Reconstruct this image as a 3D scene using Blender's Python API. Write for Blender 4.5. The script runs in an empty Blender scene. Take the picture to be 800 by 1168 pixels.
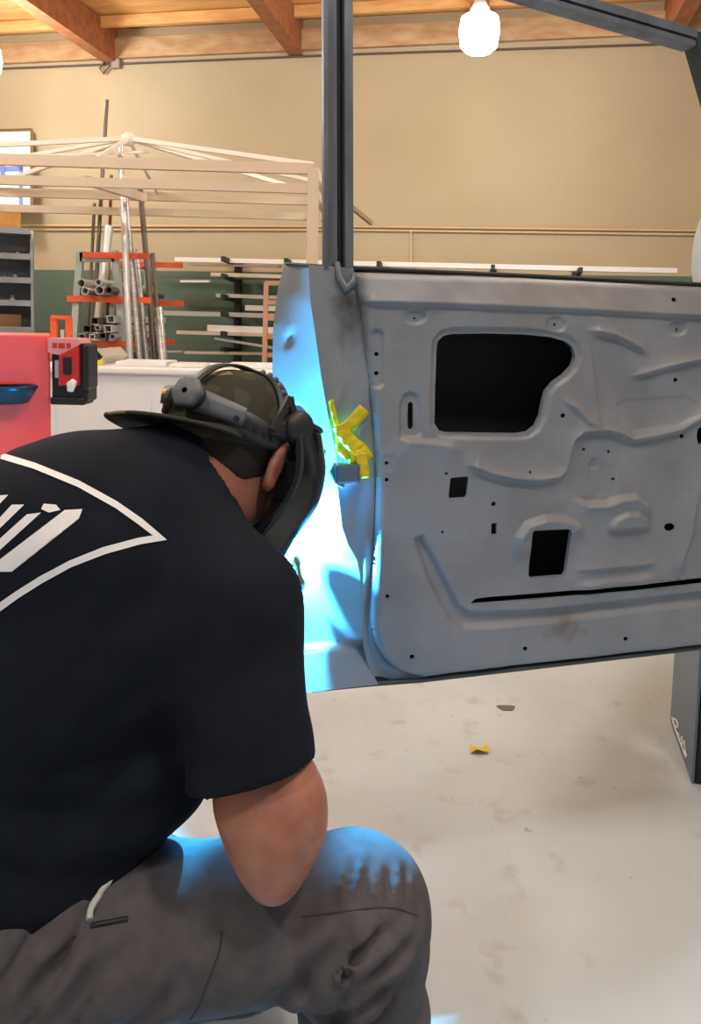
import bpy, bmesh, math, random
import numpy as np
from mathutils import Vector, Matrix
from mathutils.bvhtree import BVHTree
random.seed(7)
SC = bpy.context.scene
C = SC.collection

# ------------------------------------------------------------------ camera
F, CX, CY, CAMH = 880.0, 400.0, 447.0, 1.18
PITCH, ROLL = math.radians(5.0), math.radians(1.3)
RC = Matrix.Rotation(math.pi / 2 - PITCH, 3, 'X') @ Matrix.Rotation(ROLL, 3, 'Z')
CAM = Vector((0, 0, CAMH))
cam_d = bpy.data.cameras.new('camera')
cam = bpy.data.objects.new('camera', cam_d)
C.objects.link(cam)
cam.matrix_world = Matrix.Translation(CAM) @ RC.to_4x4()
cam_d.sensor_fit = 'AUTO'
cam_d.sensor_width = 36.0
cam_d.lens = F / 1168 * 36.0
cam_d.shift_y = -(584 - CY) / 1168
cam_d.clip_start = 0.02
SC.camera = cam

# ------------------------------------------------------------------ world, exposure
SC.view_settings.view_transform = 'Standard'
SC.view_settings.look = 'None'
SC.view_settings.gamma = 1.0
SC.view_settings.exposure = 0.0
SC.view_settings.use_curve_mapping = False
w = bpy.data.worlds.new('world')
SC.world = w
w.use_nodes = True
w.node_tree.nodes['Background'].inputs[0].default_value = (0.95, 0.93, 0.90, 1)
w.node_tree.nodes['Background'].inputs[1].default_value = 0.24

LAMP_W = 120.0          # each high-bay lamp
ARC_W = 105.0            # welding arc

# ------------------------------------------------------------------ pixel helpers
def ray(px, py):
    return RC @ Vector(((px - CX) / F, -(py - CY) / F, -1.0))
def at(px, py, y):
    d = ray(px, py)
    return CAM + d * (y / d.y)
def hit(px, py, p, n):
    d = ray(px, py)
    return CAM + d * ((p - CAM).dot(n) / d.dot(n))
def on_z(px, py, z):
    d = ray(px, py)
    return CAM + d * ((z - CAM.z) / d.z)
def to_px(p):
    q = RC.transposed() @ (Vector(p) - CAM)
    return (CX + F * q.x / -q.z, CY - F * q.y / -q.z)

# ------------------------------------------------------------------ materials
def L(r, g, b):
    def f(c):
        c /= 255.0
        return c / 12.92 if c <= 0.04045 else ((c + 0.055) / 1.055) ** 2.4
    return (f(r), f(g), f(b), 1.0)

MATS = {}
def mat(name, col, rough=0.6, metal=0.0, col2=None, scale=6.0, detail=4.0, bump=0.0, bscale=60.0,
        stretch=(1, 1, 1), lo=0.35, hi=0.65, emit=None, estr=0.0, spec=0.5):
    if name in MATS:
        return MATS[name]
    m = bpy.data.materials.new(name)
    m.use_nodes = True
    nt = m.node_tree
    b = nt.nodes['Principled BSDF']
    b.inputs['Base Color'].default_value = col
    b.inputs['Roughness'].default_value = rough
    b.inputs['Metallic'].default_value = metal
    b.inputs['Specular IOR Level'].default_value = spec
    if emit:
        b.inputs['Emission Color'].default_value = emit
        b.inputs['Emission Strength'].default_value = estr
    if col2 or bump:
        tc = nt.nodes.new('ShaderNodeTexCoord')
        mp = nt.nodes.new('ShaderNodeMapping')
        mp.inputs['Scale'].default_value = stretch
        nt.links.new(tc.outputs['Object'], mp.inputs['Vector'])
    if col2:
        n = nt.nodes.new('ShaderNodeTexNoise')
        n.inputs['Scale'].default_value = scale
        n.inputs['Detail'].default_value = detail
        nt.links.new(mp.outputs[0], n.inputs['Vector'])
        r = nt.nodes.new('ShaderNodeValToRGB')
        r.color_ramp.elements[0].position = lo
        r.color_ramp.elements[1].position = hi
        r.color_ramp.elements[0].color = col
        r.color_ramp.elements[1].color = col2
        nt.links.new(n.outputs['Fac'], r.inputs['Fac'])
        nt.links.new(r.outputs['Color'], b.inputs['Base Color'])
    if bump:
        n2 = nt.nodes.new('ShaderNodeTexNoise')
        n2.inputs['Scale'].default_value = bscale
        n2.inputs['Detail'].default_value = 5
        nt.links.new(mp.outputs[0], n2.inputs['Vector'])
        bp = nt.nodes.new('ShaderNodeBump')
        bp.inputs['Strength'].default_value = bump
        bp.inputs['Distance'].default_value = 0.01
        nt.links.new(n2.outputs['Fac'], bp.inputs['Height'])
        nt.links.new(bp.outputs[0], b.inputs['Normal'])
    MATS[name] = m
    return m

def mix_layer(m, col, fac_socket):
    """lay COL over the material's present base colour by a factor socket"""
    nt = m.node_tree
    b = nt.nodes['Principled BSDF']
    mx = nt.nodes.new('ShaderNodeMix')
    mx.data_type = 'RGBA'
    inp = b.inputs['Base Color']
    if inp.is_linked:
        nt.links.new(inp.links[0].from_socket, mx.inputs[6])
    else:
        mx.inputs[6].default_value = inp.default_value
    mx.inputs[7].default_value = col
    nt.links.new(fac_socket, mx.inputs[0])
    nt.links.new(mx.outputs[2], inp)

def blotch(m, col, centre, radius, scale=30.0, soft=0.5, amt=1.0, stretch=(1, 1, 1)):
    """a noisy stain of a material around a place of the object"""
    nt = m.node_tree
    tc = nt.nodes.new('ShaderNodeTexCoord')
    sub = nt.nodes.new('ShaderNodeVectorMath'); sub.operation = 'SUBTRACT'
    sub.inputs[1].default_value = centre
    nt.links.new(tc.outputs['Object'], sub.inputs[0])
    mul = nt.nodes.new('ShaderNodeVectorMath'); mul.operation = 'MULTIPLY'
    mul.inputs[1].default_value = stretch
    nt.links.new(sub.outputs[0], mul.inputs[0])
    ln = nt.nodes.new('ShaderNodeVectorMath'); ln.operation = 'LENGTH'
    nt.links.new(mul.outputs[0], ln.inputs[0])
    ns = nt.nodes.new('ShaderNodeTexNoise')
    ns.inputs['Scale'].default_value = scale
    ns.inputs['Detail'].default_value = 5
    nt.links.new(tc.outputs['Object'], ns.inputs['Vector'])
    ad = nt.nodes.new('ShaderNodeMath'); ad.operation = 'MULTIPLY_ADD'
    ad.inputs[1].default_value = -radius * 1.6
    nt.links.new(ns.outputs['Fac'], ad.inputs[0])
    nt.links.new(ln.outputs['Value'], ad.inputs[2])
    mr = nt.nodes.new('ShaderNodeMapRange')
    mr.inputs['From Min'].default_value = radius * (0.2 - soft)
    mr.inputs['From Max'].default_value = radius * 0.2
    mr.inputs['To Min'].default_value = amt
    mr.inputs['To Max'].default_value = 0.0
    nt.links.new(ad.outputs[0], mr.inputs['Value'])
    mix_layer(m, col, mr.outputs[0])

# ------------------------------------------------------------------ mesh helpers
class MB:
    def __init__(s):
        s.v = []; s.f = []; s.sm = []
    def add(s, vs, fs, smooth=False):
        o = len(s.v)
        s.v += [tuple(x) for x in vs]
        s.f += [tuple(o + i for i in f) for f in fs]
        s.sm += [smooth] * len(fs)
        return s
    def box(s, c, size, rot=None, bev=0.0):
        bm = bmesh.new()
        bmesh.ops.create_cube(bm, size=1.0)
        for v in bm.verts:
            v.co = Vector((v.co.x * size[0], v.co.y * size[1], v.co.z * size[2]))
        if bev:
            bmesh.ops.bevel(bm, geom=bm.edges[:], offset=bev, segments=2, affect='EDGES', profile=0.5)
        R = rot if rot is not None else Matrix.Identity(3)
        bm.verts.ensure_lookup_table()
        for i, v in enumerate(bm.verts):
            v.index = i
        s.add([Vector(c) + R @ v.co for v in bm.verts], [[v.index for v in f.verts] for f in bm.faces])
        bm.free()
        return s
    def bar(s, a, b, wd, th, up=(0, 0, 1), bev=0.0):
        """a box bar from a to b; WD across, TH along up"""
        a = Vector(a); b = Vector(b)
        x = (b - a); ln = x.length; x = x / ln
        y = Vector(up).cross(x)
        if y.length < 1e-4:
            y = Vector((1, 0, 0)).cross(x)
        y.normalize(); z = x.cross(y)
        R = Matrix((x, y, z)).transposed()
        return s.box((a + b) / 2, (ln, wd, th), R, bev)
    def tube(s, pts, r, n=10, cap=True, smooth=True):
        pts = [Vector(p) for p in pts]
        rs = r if isinstance(r, (list, tuple)) else [r] * len(pts)
        rings = []
        prev = None
        for i, p in enumerate(pts):
            t = (pts[min(i + 1, len(pts) - 1)] - pts[max(i - 1, 0)]).normalized()
            if prev is None:
                u = t.cross(Vector((0, 0, 1)))
                if u.length < 1e-3:
                    u = t.cross(Vector((1, 0, 0)))
                u.normalize()
            else:
                u = (prev - t * prev.dot(t)).normalized()
            prev = u
            q = t.cross(u)
            rings.append([p + (u * math.cos(2 * math.pi * k / n) + q * math.sin(2 * math.pi * k / n)) * rs[i] for k in range(n)])
        vs = [v for rg in rings for v in rg]
        fs = []
        for i in range(len(pts) - 1):
            for k in range(n):
                fs.append((i * n + k, i * n + (k + 1) % n, (i + 1) * n + (k + 1) % n, (i + 1) * n + k))
        s.add(vs, fs, smooth)
        if cap:
            s.add(rings[0], [tuple(reversed(range(n)))])
            s.add(rings[-1], [tuple(range(n))])
        return s
    def pipe(s, a, b, ro, ri, n=14):
        """a hollow round tube"""
        a = Vector(a); b = Vector(b); t = (b - a).normalized()
        u = t.cross(Vector((0, 0, 1)))
        if u.length < 1e-3:
            u = t.cross(Vector((1, 0, 0)))
        u.normalize(); q = t.cross(u)
        def ring(p, r):
            return [p + (u * math.cos(2 * math.pi * k / n) + q * math.sin(2 * math.pi * k / n)) * r for k in range(n)]
        vs = ring(a, ro) + ring(b, ro) + ring(b, ri) + ring(a, ri)
        fs = []
        for j in range(4):
            j2 = (j + 1) % 4
            for k in range(n):
                k2 = (k + 1) % n
                fs.append((j * n + k, j * n + k2, j2 * n + k2, j2 * n + k))
        return s.add(vs, fs, False)
    def sqpipe(s, a, b, wd, th, wall=0.004, up=(0, 0, 1)):
        a = Vector(a); b = Vector(b); x = (b - a).normalized()
        y = Vector(up).cross(x)
        if y.length < 1e-3:
            y = Vector((1, 0, 0)).cross(x)
        y.normalize(); z = x.cross(y)
        def ring(p, w2, t2):
            return [p + y * w2 * i + z * t2 * j for i, j in ((-1, -1), (1, -1), (1, 1), (-1, 1))]
        vs = ring(a, wd / 2, th / 2) + ring(b, wd / 2, th / 2) + ring(b, wd / 2 - wall, th / 2 - wall) + ring(a, wd / 2 - wall, th / 2 - wall)
        fs = []
        for j in range(4):
            j2 = (j + 1) % 4
            for k in range(4):
                k2 = (k + 1) % 4
                fs.append((j * 4 + k, j * 4 + k2, j2 * 4 + k2, j2 * 4 + k))
        return s.add(vs, fs)
    def prism(s, poly, off):
        """polygon (3D points) extruded by the vector off"""
        n = len(poly); off = Vector(off)
        p = [Vector(x) for x in poly]
        vs = p + [x + off for x in p]
        fs = [tuple(range(n)), tuple(reversed(range(n, 2 * n)))]
        fs += [(k, n + k, n + (k + 1) % n, (k + 1) % n) for k in range(n)]
        return s.add(vs, fs)
    def grid(s, rows, smooth=True, closed=False):
        n = len(rows[0]); fs = []
        for i in range(len(rows) - 1):
            for k in range(n if closed else n - 1):
                k2 = (k + 1) % n
                fs.append((i * n + k, i * n + k2, (i + 1) * n + k2, (i + 1) * n + k))
        return s.add([v for r in rows for v in r], fs, smooth)
    def lathe(s, c, axis, prof, n=20, smooth=True):
        """prof: list of (radius, height along axis)"""
        t = Vector(axis).normalized()
        u = t.cross(Vector((0, 0, 1)))
        if u.length < 1e-3:
            u = t.cross(Vector((1, 0, 0)))
        u.normalize(); q = t.cross(u)
        rows = [[Vector(c) + t * h + (u * math.cos(2 * math.pi * k / n) + q * math.sin(2 * math.pi * k / n)) * max(r, 1e-4) for k in range(n)] for r, h in prof]
        s.grid(rows, smooth, True)
        s.add(rows[0], [tuple(range(n))]); s.add(rows[-1], [tuple(reversed(range(n)))])
        return s
    def build(s, name, m, parent=None, fix=True):
        me = bpy.data.meshes.new(name)
        me.from_pydata(s.v, [], s.f)
        for p, k in zip(me.polygons, s.sm):
            p.use_smooth = k
        if fix:
            bm = bmesh.new(); bm.from_mesh(me)
            bmesh.ops.recalc_face_normals(bm, faces=bm.faces[:])
            bm.to_mesh(me); bm.free()
        me.validate(); me.update()
        if m:
            me.materials.append(m)
        o = bpy.data.objects.new(name, me)
        C.objects.link(o)
        if parent:
            attach(o, parent)
        return o

def attach(o, parent):
    """meshes are written in world coordinates: keep them there"""
    o.parent = parent
    o.matrix_parent_inverse = world_of(parent).inverted()
def world_of(o):
    m = Matrix.LocRotScale(o.location, o.rotation_euler, o.scale)
    return m if o.parent is None else world_of(o.parent) @ o.matrix_parent_inverse @ m
def tag(o, label=None, cat=None, group=None, kind=None):
    for k, v in (('label', label), ('category', cat), ('group', group), ('kind', kind)):
        if v:
            o[k] = v
    return o
def thing(name, loc, label, cat, group=None):
    o = bpy.data.objects.new(name, None)
    o.empty_display_size = 0.1
    C.objects.link(o)
    o.location = loc
    return tag(o, label, cat, group)
def raw(name, v, f, m, parent=None, smooth=True):
    me = bpy.data.meshes.new(name)
    me.from_pydata(v, [], f)
    me.polygons.foreach_set('use_smooth', [smooth] * len(me.polygons))
    me.validate(); me.update()
    me.materials.append(m)
    o = bpy.data.objects.new(name, me)
    C.objects.link(o)
    if parent:
        attach(o, parent)
    return o

def poly_sdf(P, poly):
    """signed distance (inside negative) of points P (n,2) to a closed polygon"""
    poly = np.asarray(poly, float)
    d = np.full(len(P), 1e9); ins = np.zeros(len(P), bool)
    for i in range(len(poly)):
        a = poly[i]; b = poly[(i + 1) % len(poly)]
        e = b - a; wv = P - a
        t = np.clip((wv @ e) / max(e @ e, 1e-12), 0, 1)
        q = wv - t[:, None] * e
        d = np.minimum(d, np.einsum('ij,ij->i', q, q))
        c = ((a[1] > P[:, 1]) != (b[1] > P[:, 1]))
        if abs(e[1]) > 1e-12:
            c &= P[:, 0] < (b[0] - a[0]) * (P[:, 1] - a[1]) / e[1] + a[0]
            ins ^= c
    d = np.sqrt(d)
    return np.where(ins, -d, d)
def line_dist(P, pts):
    pts = np.asarray(pts, float)
    d = np.full(len(P), 1e9)
    for a, b in zip(pts[:-1], pts[1:]):
        e = b - a; wv = P - a
        t = np.clip((wv @ e) / max(e @ e, 1e-12), 0, 1)
        q = wv - t[:, None] * e
        d = np.minimum(d, np.einsum('ij,ij->i', q, q))
    return np.sqrt(d)
def smoothstep(x, a, b):
    t = np.clip((x - a) / (b - a), 0, 1)
    return t * t * (3 - 2 * t)
def catmull(pts, n=8):
    pts = [np.asarray(p, float) for p in pts]
    out = []
    for i in range(len(pts) - 1):
        p0 = pts[max(i - 1, 0)]; p1 = pts[i]; p2 = pts[i + 1]; p3 = pts[min(i + 2, len(pts) - 1)]
        for k in range(n):
            t = k / n
            out.append(0.5 * ((2 * p1) + (-p0 + p2) * t + (2 * p0 - 5 * p1 + 4 * p2 - p3) * t * t + (-p0 + 3 * p1 - 3 * p2 + p3) * t ** 3))
    out.append(pts[-1])
    return out

# ================================================================== the setting
WA = math.radians(10.7)
E1 = Vector((math.cos(WA), -math.sin(WA), 0))       # along the back wall, to the right
E2 = Vector((math.sin(WA), math.cos(WA), 0))        # away from the camera
WP = Vector((0, 8.5, 0))
def wall(px, py, off=0.0):
    return hit(px, py, WP - E2 * off, E2)
ZG = 1.74                                            # top of the green paint
ZW = 4.10                                            # top of the plastered wall

m_wall = mat('painted_block_wall', L(188, 171, 139), 0.75, col2=L(182, 163, 129), scale=0.7, bump=0.05, bscale=18)
def add_green(m):
    nt = m.node_tree
    tc = nt.nodes.new('ShaderNodeTexCoord'); sp = nt.nodes.new('ShaderNodeSeparateXYZ')
    nt.links.new(tc.outputs['Object'], sp.inputs[0])
    lt = nt.nodes.new('ShaderNodeMath'); lt.operation = 'LESS_THAN'; lt.inputs[1].default_value = ZG
    nt.links.new(sp.outputs['Z'], lt.inputs[0])
    mix_layer(m, L(92, 112, 96), lt.outputs[0])
add_green(m_wall)
b = MB()
Rw = Matrix((E1, E2, Vector((0, 0, 1)))).transposed()
b.box(WP + E2 * 0.1 - E1 * 0.5 + Vector((0, 0, (ZW + .33) / 2)), (15, 0.2, ZW + .33), Rw)
tag(b.build('wall_back', m_wall), 'cream painted back wall with a green lower band', 'wall', kind='structure')

b = MB(); b.box((-7.0, 4.0, 2.2), (0.2, 13, 4.4))
tag(b.build('wall_left', m_wall), 'cream and green side wall at the left of the shop', 'wall', kind='structure')
b = MB(); b.box((7.4, 4.0, 2.2), (0.2, 13, 4.4))
tag(b.build('wall_right', m_wall), 'cream and green side wall at the right of the shop', 'wall', kind='structure')

m_floor = mat('worn_concrete', L(193, 205, 209), 0.55, col2=L(177, 187, 190), scale=1.7, detail=7, bump=0.04, bscale=25, lo=0.38, hi=0.68)
def floor_wear(m):
    nt = m.node_tree
    tc = nt.nodes.new('ShaderNodeTexCoord')
    for sc_, lo, hi, colr, seed in ((9.0, 0.60, 0.74, L(162, 162, 158), 1.0), (3.1, 0.62, 0.80, L(206, 214, 214), 5.0), (26.0, 0.69, 0.76, L(136, 136, 132), 9.0)):
        mp = nt.nodes.new('ShaderNodeMapping'); mp.inputs['Location'].default_value = (seed, seed * 1.7, 0)
        nt.links.new(tc.outputs['Object'], mp.inputs[0])
        n = nt.nodes.new('ShaderNodeTexNoise'); n.inputs['Scale'].default_value = sc_; n.inputs['Detail'].default_value = 6
        nt.links.new(mp.outputs[0], n.inputs['Vector'])
        mr = nt.nodes.new('ShaderNodeMapRange')
        mr.inputs['From Min'].default_value = lo; mr.inputs['From Max'].default_value = hi; mr.inputs['To Max'].default_value = 0.7
        nt.links.new(n.outputs['Fac'], mr.inputs['Value'])
        mix_layer(m, colr, mr.outputs[0])
floor_wear(m_floor)
b = MB(); b.box((0, 4.0, -0.05), (16, 13, 0.1))
tag(b.build('floor', m_floor), 'worn light grey concrete shop floor', 'floor', kind='structure')

m_deck = mat('roof_deck_wood', L(242, 192, 124), 0.7, col2=L(226, 164, 98), scale=3.0, stretch=(0.5, 5, 5), detail=6)
m_beam = mat('roof_beam_wood', L(176, 112, 70), 0.7, col2=L(150, 92, 56), scale=4.0, stretch=(3, 3, 3), detail=6)
m_ledger = mat('ledger_wood', L(204, 172, 130), 0.75, col2=L(186, 142, 96), scale=3.0, stretch=(1, 4, 4), detail=6)
ceil_root = thing('ceiling', (0, 4, ZW + 0.5), None, None)
tag(ceil_root, 'orange brown timber roof deck on deep beams', 'ceiling', kind='structure')
ZD = ZW + 0.34
bw = 0.20
proto = None
for i in range(46):                                   # deck boards, parallel to the back wall
    c = WP - E2 * (bw * (i + 0.5) - 0.1) + Vector((0, 0, ZD + 0.02 + 0.003 * (i % 3)))
    if proto is None:
        q = MB(); q.box((0, 0, 0), (15, bw - 0.008, 0.04))
        proto = q.build('board', m_deck)
        o = proto
    else:
        o = proto.copy(); C.objects.link(o)
    o.location = c - Vector(ceil_root.location) ; o.rotation_euler = (0, 0, -WA)
    o.parent = ceil_root
for px in (-85, 127, 338, 549, 765):                  # deep beams running out from the wall
    p = wall(px, 52); p.z = ZW + 0.14
    q = MB(); q.bar(p - E2 * 8.8, p + E2 * 0.05, 0.15, 0.36)
    q.build('beam', m_beam, ceil_root)
q = MB(); q.box(WP - E2 * 0.03 - E1 * 0.5 + Vector((0, 0, ZW + 0.11)), (15, 0.06, 0.22), Rw)
q.build('ledger_board', m_ledger, ceil_root)
q = MB(); q.box(WP - E2 * 0.35 - E1 * 0.5 + Vector((0, 0, ZD - 0.06)), (15, 0.05, 0.11), Rw)
q.build('blocking', m_deck, ceil_root)

# ------------------------------------------------------------------ lamps
m_lampbody = mat('lamp_housing', L(196, 196, 194), 0.5, metal=0.2)
m_lampglow = mat('lamp_glow', L(255, 250, 240), 0.4, emit=(1.0, 0.985, 0.955, 1), estr=1.0)
GLOW_AREA = 0.30
m_lampglow.node_tree.nodes['Principled BSDF'].inputs['Emission Strength'].default_value = LAMP_W / (math.pi * GLOW_AREA)
def lamp(p, label):
    p = Vector(p)
    t = thing('high_bay_lamp', (p.x, p.y, ZD), label, 'lamp', 'lamps hung from the roof deck')
    q = MB(); q.lathe(p, (0, 0, 1), [(0.02, -0.15), (0.09, -0.14), (0.135, -0.10), (0.148, 0.0), (0.135, 0.10), (0.07, 0.14)], 24)
    q.build('diffuser', m_lampglow, t)
    q = MB(); q.lathe(p, (0, 0, 1), [(0.07, 0.14), (0.072, 0.16), (0.055, 0.19), (0.04, 0.23), (0.02, 0.24)], 24)
    q.build('housing', m_lampbody, t)
    q = MB(); q.tube([p + Vector((0, 0, 0.23)), Vector((p.x, p.y, ZD))], 0.012)
    q.build('hanger_rod', m_lampbody, t)
lamp(at(547, 37, 5.9), 'glowing white lamp hanging near the top of the door window frame')
lamp(at(-17, 68, 7.5), 'glowing white lamp cut off at the left edge above the canopy frame')
lamp((1.6, 2.2, 3.7), 'added unseen lamp high over the open door, above the picture')  # added out of view for light around the door
lamp((-2.6, 3.0, 3.7), 'added unseen lamp high over the red cabinet, above the picture')  # unseen, added for overhead light on the left side
lamp((1.0, -0.2, 3.7), 'added unseen lamp high at the right of the camera, above the picture')  # added overhead so grazing light brings out the door relief
lamp((-1.6, -0.6, 3.7), 'added unseen lamp high at the left of the camera, above the picture')  # unseen extra lamp, added for light from behind the camera
lamp((-4.2, 4.3, 3.7), 'added unseen lamp far left beyond the red cabinet, out of the picture')  # added out of view to brighten the left wall and roof deck

# ------------------------------------------------------------------ conduits on the wall
m_conduit = mat('painted_conduit', L(206, 180, 138), 0.5)
m_cable = mat('dark_cable', L(92, 78, 62), 0.6)
m_galv = mat('galvanised', L(176, 176, 172), 0.4, metal=0.5)
q = MB(); q.tube([wall(-60, 81, 0.02), wall(133, 73, 0.02), wall(400, 62, 0.02), wall(860, 47, 0.02)], 0.012)
t = tag(q.build('conduit', m_cable), 'thin conduit run high along the cream wall under the roof', 'conduit')
t = thing('junction_box', wall(133, 73, 0.0), 'small junction box with dangling cable high on the wall', 'junction box')
q = MB(); q.box(wall(133, 73, 0.035), (0.10, 0.07, 0.10), Rw, 0.008); q.build('box', mat('box_grey', L(150, 138, 118), 0.6), t)
q = MB(); q.tube([wall(127, 73, 0.05), wall(118, 84, 0.06), wall(114, 78, 0.06), wall(119, 70, 0.06), wall(116, 62, 0.06), wall(111, 53, 0.05)], 0.012)
q.build('cable', m_cable, t)
q = MB()
q.tube([wall(-80, 257, 0.02), wall(400, 258.5, 0.02), wall(860, 264, 0.02)], 0.013)
tag(q.build('conduit', m_conduit), 'upper of the paired conduits across the middle of the wall', 'conduit')
q = MB()
q.tube([wall(-80, 262, 0.02), wall(400, 262.5, 0.02), wall(860, 268.5, 0.02)], 0.013)
tag(q.build('conduit', m_conduit), 'lower of the paired conduits across the middle of the wall', 'conduit')
q = MB(); q.tube([wall(469, 263, 0.02), wall(469, 330, 0.02)], 0.015)
tag(q.build('conduit', m_conduit), 'short conduit dropping from the paired conduits beside the door post', 'conduit')

# ------------------------------------------------------------------ canopy frame
m_can = mat('canopy_beige', L(206, 186, 158), 0.5)
m_canw = mat('canopy_white', L(240, 230, 212), 0.45)
ZC = 2.20
def on_canopy(px, py, z=ZC):
    return on_z(px, py, z)
NR = on_z(358, 193, ZC); NL0 = on_z(0, 182, ZC)
ce = (NR - NL0); ce.z = 0; ce.normalize()
cn = Vector((-ce.y, ce.x, 0)); cn = (cn + E2 * 0.6).normalized()
APX = at(147, 158, 5.75)
CW = 2 * (NR + cn * 0.75 - APX).dot(ce)
NL = NR - ce * CW
CD = 1.35
FR = NR + cn * CD; FL = NL + cn * CD
can = thing('canopy_frame', (APX.x, APX.y, 0), 'beige pitched canopy frame standing in front of the cream wall', 'canopy frame')
def cbar(name, a, b_, wd, th, m):
    q = MB(); q.bar(a, b_, wd, th); return q.build(name, m, can)
dz = Vector((0, 0, 1))
for a, b_ in ((NL, NR), (FL, FR), (NL, FL), (NR, FR)):
    cbar('eave_rail', a, b_, 0.045, 0.07, m_can)
    cbar('lower_rail', a - dz * 0.13, b_ - dz * 0.13, 0.04, 0.06, m_can)
for c in (NR, FR, NL, FL):
    q = MB(); q.box((c.x, c.y, (ZC) / 2), (0.075, 0.075, ZC), None, 0.006); q.build('leg', m_can, can)
mids = [(NL + NR) / 2, (FL + FR) / 2, (NL + FL) / 2, (NR + FR) / 2]
for c in (NR, FR, NL, FL):
    cbar('rafter', APX, c + dz * 0.03, 0.03, 0.03, m_canw)
for c in mids:
    cbar('rafter', APX, c + dz * 0.03, 0.026, 0.026, m_canw)
for c in ((NR * 0.5 + NL * 0.5), ):
    pass
cbar('ceiling_brace', at(95, 205, 5.4), at(165, 226, 5.9), 0.05, 0.06, m_can)
cbar('ceiling_brace', at(0, 180, 5.2), at(170, 173, 5.8), 0.022, 0.02, m_canw)
q = MB(); q.lathe(APX - dz * 0.05, (0, 0, 1), [(0.03, 0), (0.05, 0.02), (0.05, 0.07), (0.03, 0.09)], 12); q.build('apex_hub', m_canw, can)
q = MB(); q.bar(at(366, 207, NR.y + 0.5), at(424, 255, NR.y + 0.9), 0.03, 0.03); q.build('corner_brace', mat('brace_brown', L(150, 124, 96), 0.5), can)

def turn_since(n0, pivot, ang):
    """turn every mesh built since object number n0 about an upright axis"""
    M = Matrix.Translation(pivot) @ Matrix.Rotation(ang, 4, 'Z') @ Matrix.Translation(-Vector(pivot))
    for o in list(C.objects)[n0:]:
        if o.type == 'MESH':
            o.data.transform(M)
# ------------------------------------------------------------------ metal shelf unit at the left
N0 = len(C.objects)
m_shelf = mat('shelf_grey', L(150, 156, 162), 0.5, metal=0.1)
m_card = mat('cardboard', L(206, 152, 88), 0.85, col2=L(190, 136, 76), scale=5)
SY = 7.3
shp = at(39, 381, SY)
sw, sd = 0.95, 0.42
sx1 = at(38, 320, SY).x; sx0 = sx1 - sw
sh = thing('shelf_unit', (sx1 - sw / 2, SY, 0), 'grey metal bin shelf unit with open trays at the left edge', 'shelf')
ztop = at(20, 264, SY).z
for x in (sx0 + 0.012, sx1 - 0.012):
    q = MB()
    q.prism([(x - 0.012, SY, 0), (x - 0.012, SY + sd, 0), (x - 0.012, SY + sd, ztop + 0.02), (x - 0.012, SY + 0.12, ztop + 0.02), (x - 0.012, SY, ztop - 0.10)], (0.024, 0, 0))
    q.build('side_panel', m_shelf, sh)
q = MB(); q.box((sx1 - sw / 2, SY + sd - 0.01, ztop / 2), (sw, 0.02, ztop)); q.build('back_panel', m_shelf, sh)
levels = [at(20, y, SY).z for y in (266, 295, 322, 348, 378)] + [0.8, 0.5, 0.2]
for z in levels:
    q = MB()
    q.box((sx1 - sw / 2, SY + sd / 2, z), (sw - 0.03, sd, 0.016))
    q.box((sx1 - sw / 2, SY + 0.012, z + 0.02), (sw - 0.03, 0.02, 0.05))
    q.build('shelf_tray', m_shelf, sh)
# things in the trays
m_dkitem = mat('dark_part', L(84, 78, 72), 0.5, metal=0.3)
m_ltitem = mat('pale_part', L(188, 180, 168), 0.5)
bits = [(8, 1, 0.06, 0.09, m_ltitem, 'pale metal fitting'), (22, 1, 0.05, 0.05, m_dkitem, 'dark round fitting'), (30, 1, 0.06, 0.06, m_ltitem, 'pale ring fitting'),
        (6, 2, 0.05, 0.10, m_ltitem, 'pale upright pin'), (16, 2, 0.06, 0.08, m_dkitem, 'dark upright pin'), (27, 2, 0.05, 0.07, m_ltitem, 'pale squat bush'),
        (5, 3, 0.05, 0.11, m_ltitem, 'pale tall pin'), (14, 3, 0.05, 0.08, m_dkitem, 'dark squat bush'), (24, 3, 0.05, 0.09, m_ltitem, 'pale slim pin')]
for k, (px, lv, wd, hg, mm, nm) in enumerate(bits):
    z = levels[lv] + 0.0085
    p = at(px, 340, SY + 0.16)
    q = MB(); q.lathe((p.x, SY + 0.16, z), (0, 0, 1), [(wd / 2, 0), (wd / 2, hg * 0.6), (wd * 0.32, hg * 0.65), (wd * 0.32, hg)], 12)
    tag(q.build('metal_fitting', mm), nm + ' in the ' + ('first', 'second', 'third', 'fourth')[lv] + ' tray of the grey shelf', 'fitting', 'fittings on the grey shelf')
p = at(18, 378, SY + 0.2)
q = MB(); q.box((p.x, SY + 0.2, levels[4] + 0.085), (0.26, 0.26, 0.15), Matrix.Rotation(0.2, 3, 'Z'), 0.01)
tag(q.build('cardboard_box', mat('card_brown', L(140, 104, 72), 0.85)), 'small brown box in the lowest visible tray of the grey shelf', 'box')
p0 = at(-14, 264, SY); p1 = at(24, 264, SY)
q = MB(); q.box(((p0.x + p1.x) / 2, SY + 0.28, ztop + 0.02 + 0.085), (p1.x - p0.x, 0.26, 0.17), None, 0.006)
tag(q.build('cardboard_box', m_card), 'tan cardboard box on top of the grey shelf', 'box')
p = at(30, 262, SY + 0.25)
q = MB(); q.box((p.x, SY + 0.26, ztop + 0.02 + 0.02), (0.1, 0.14, 0.04), None, 0.01)
tag(q.build('metal_block', m_dkitem), 'small dark block beside the tan box on the shelf', 'block')
turn_since(N0, (sx1, SY, 0), math.radians(21))
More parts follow.
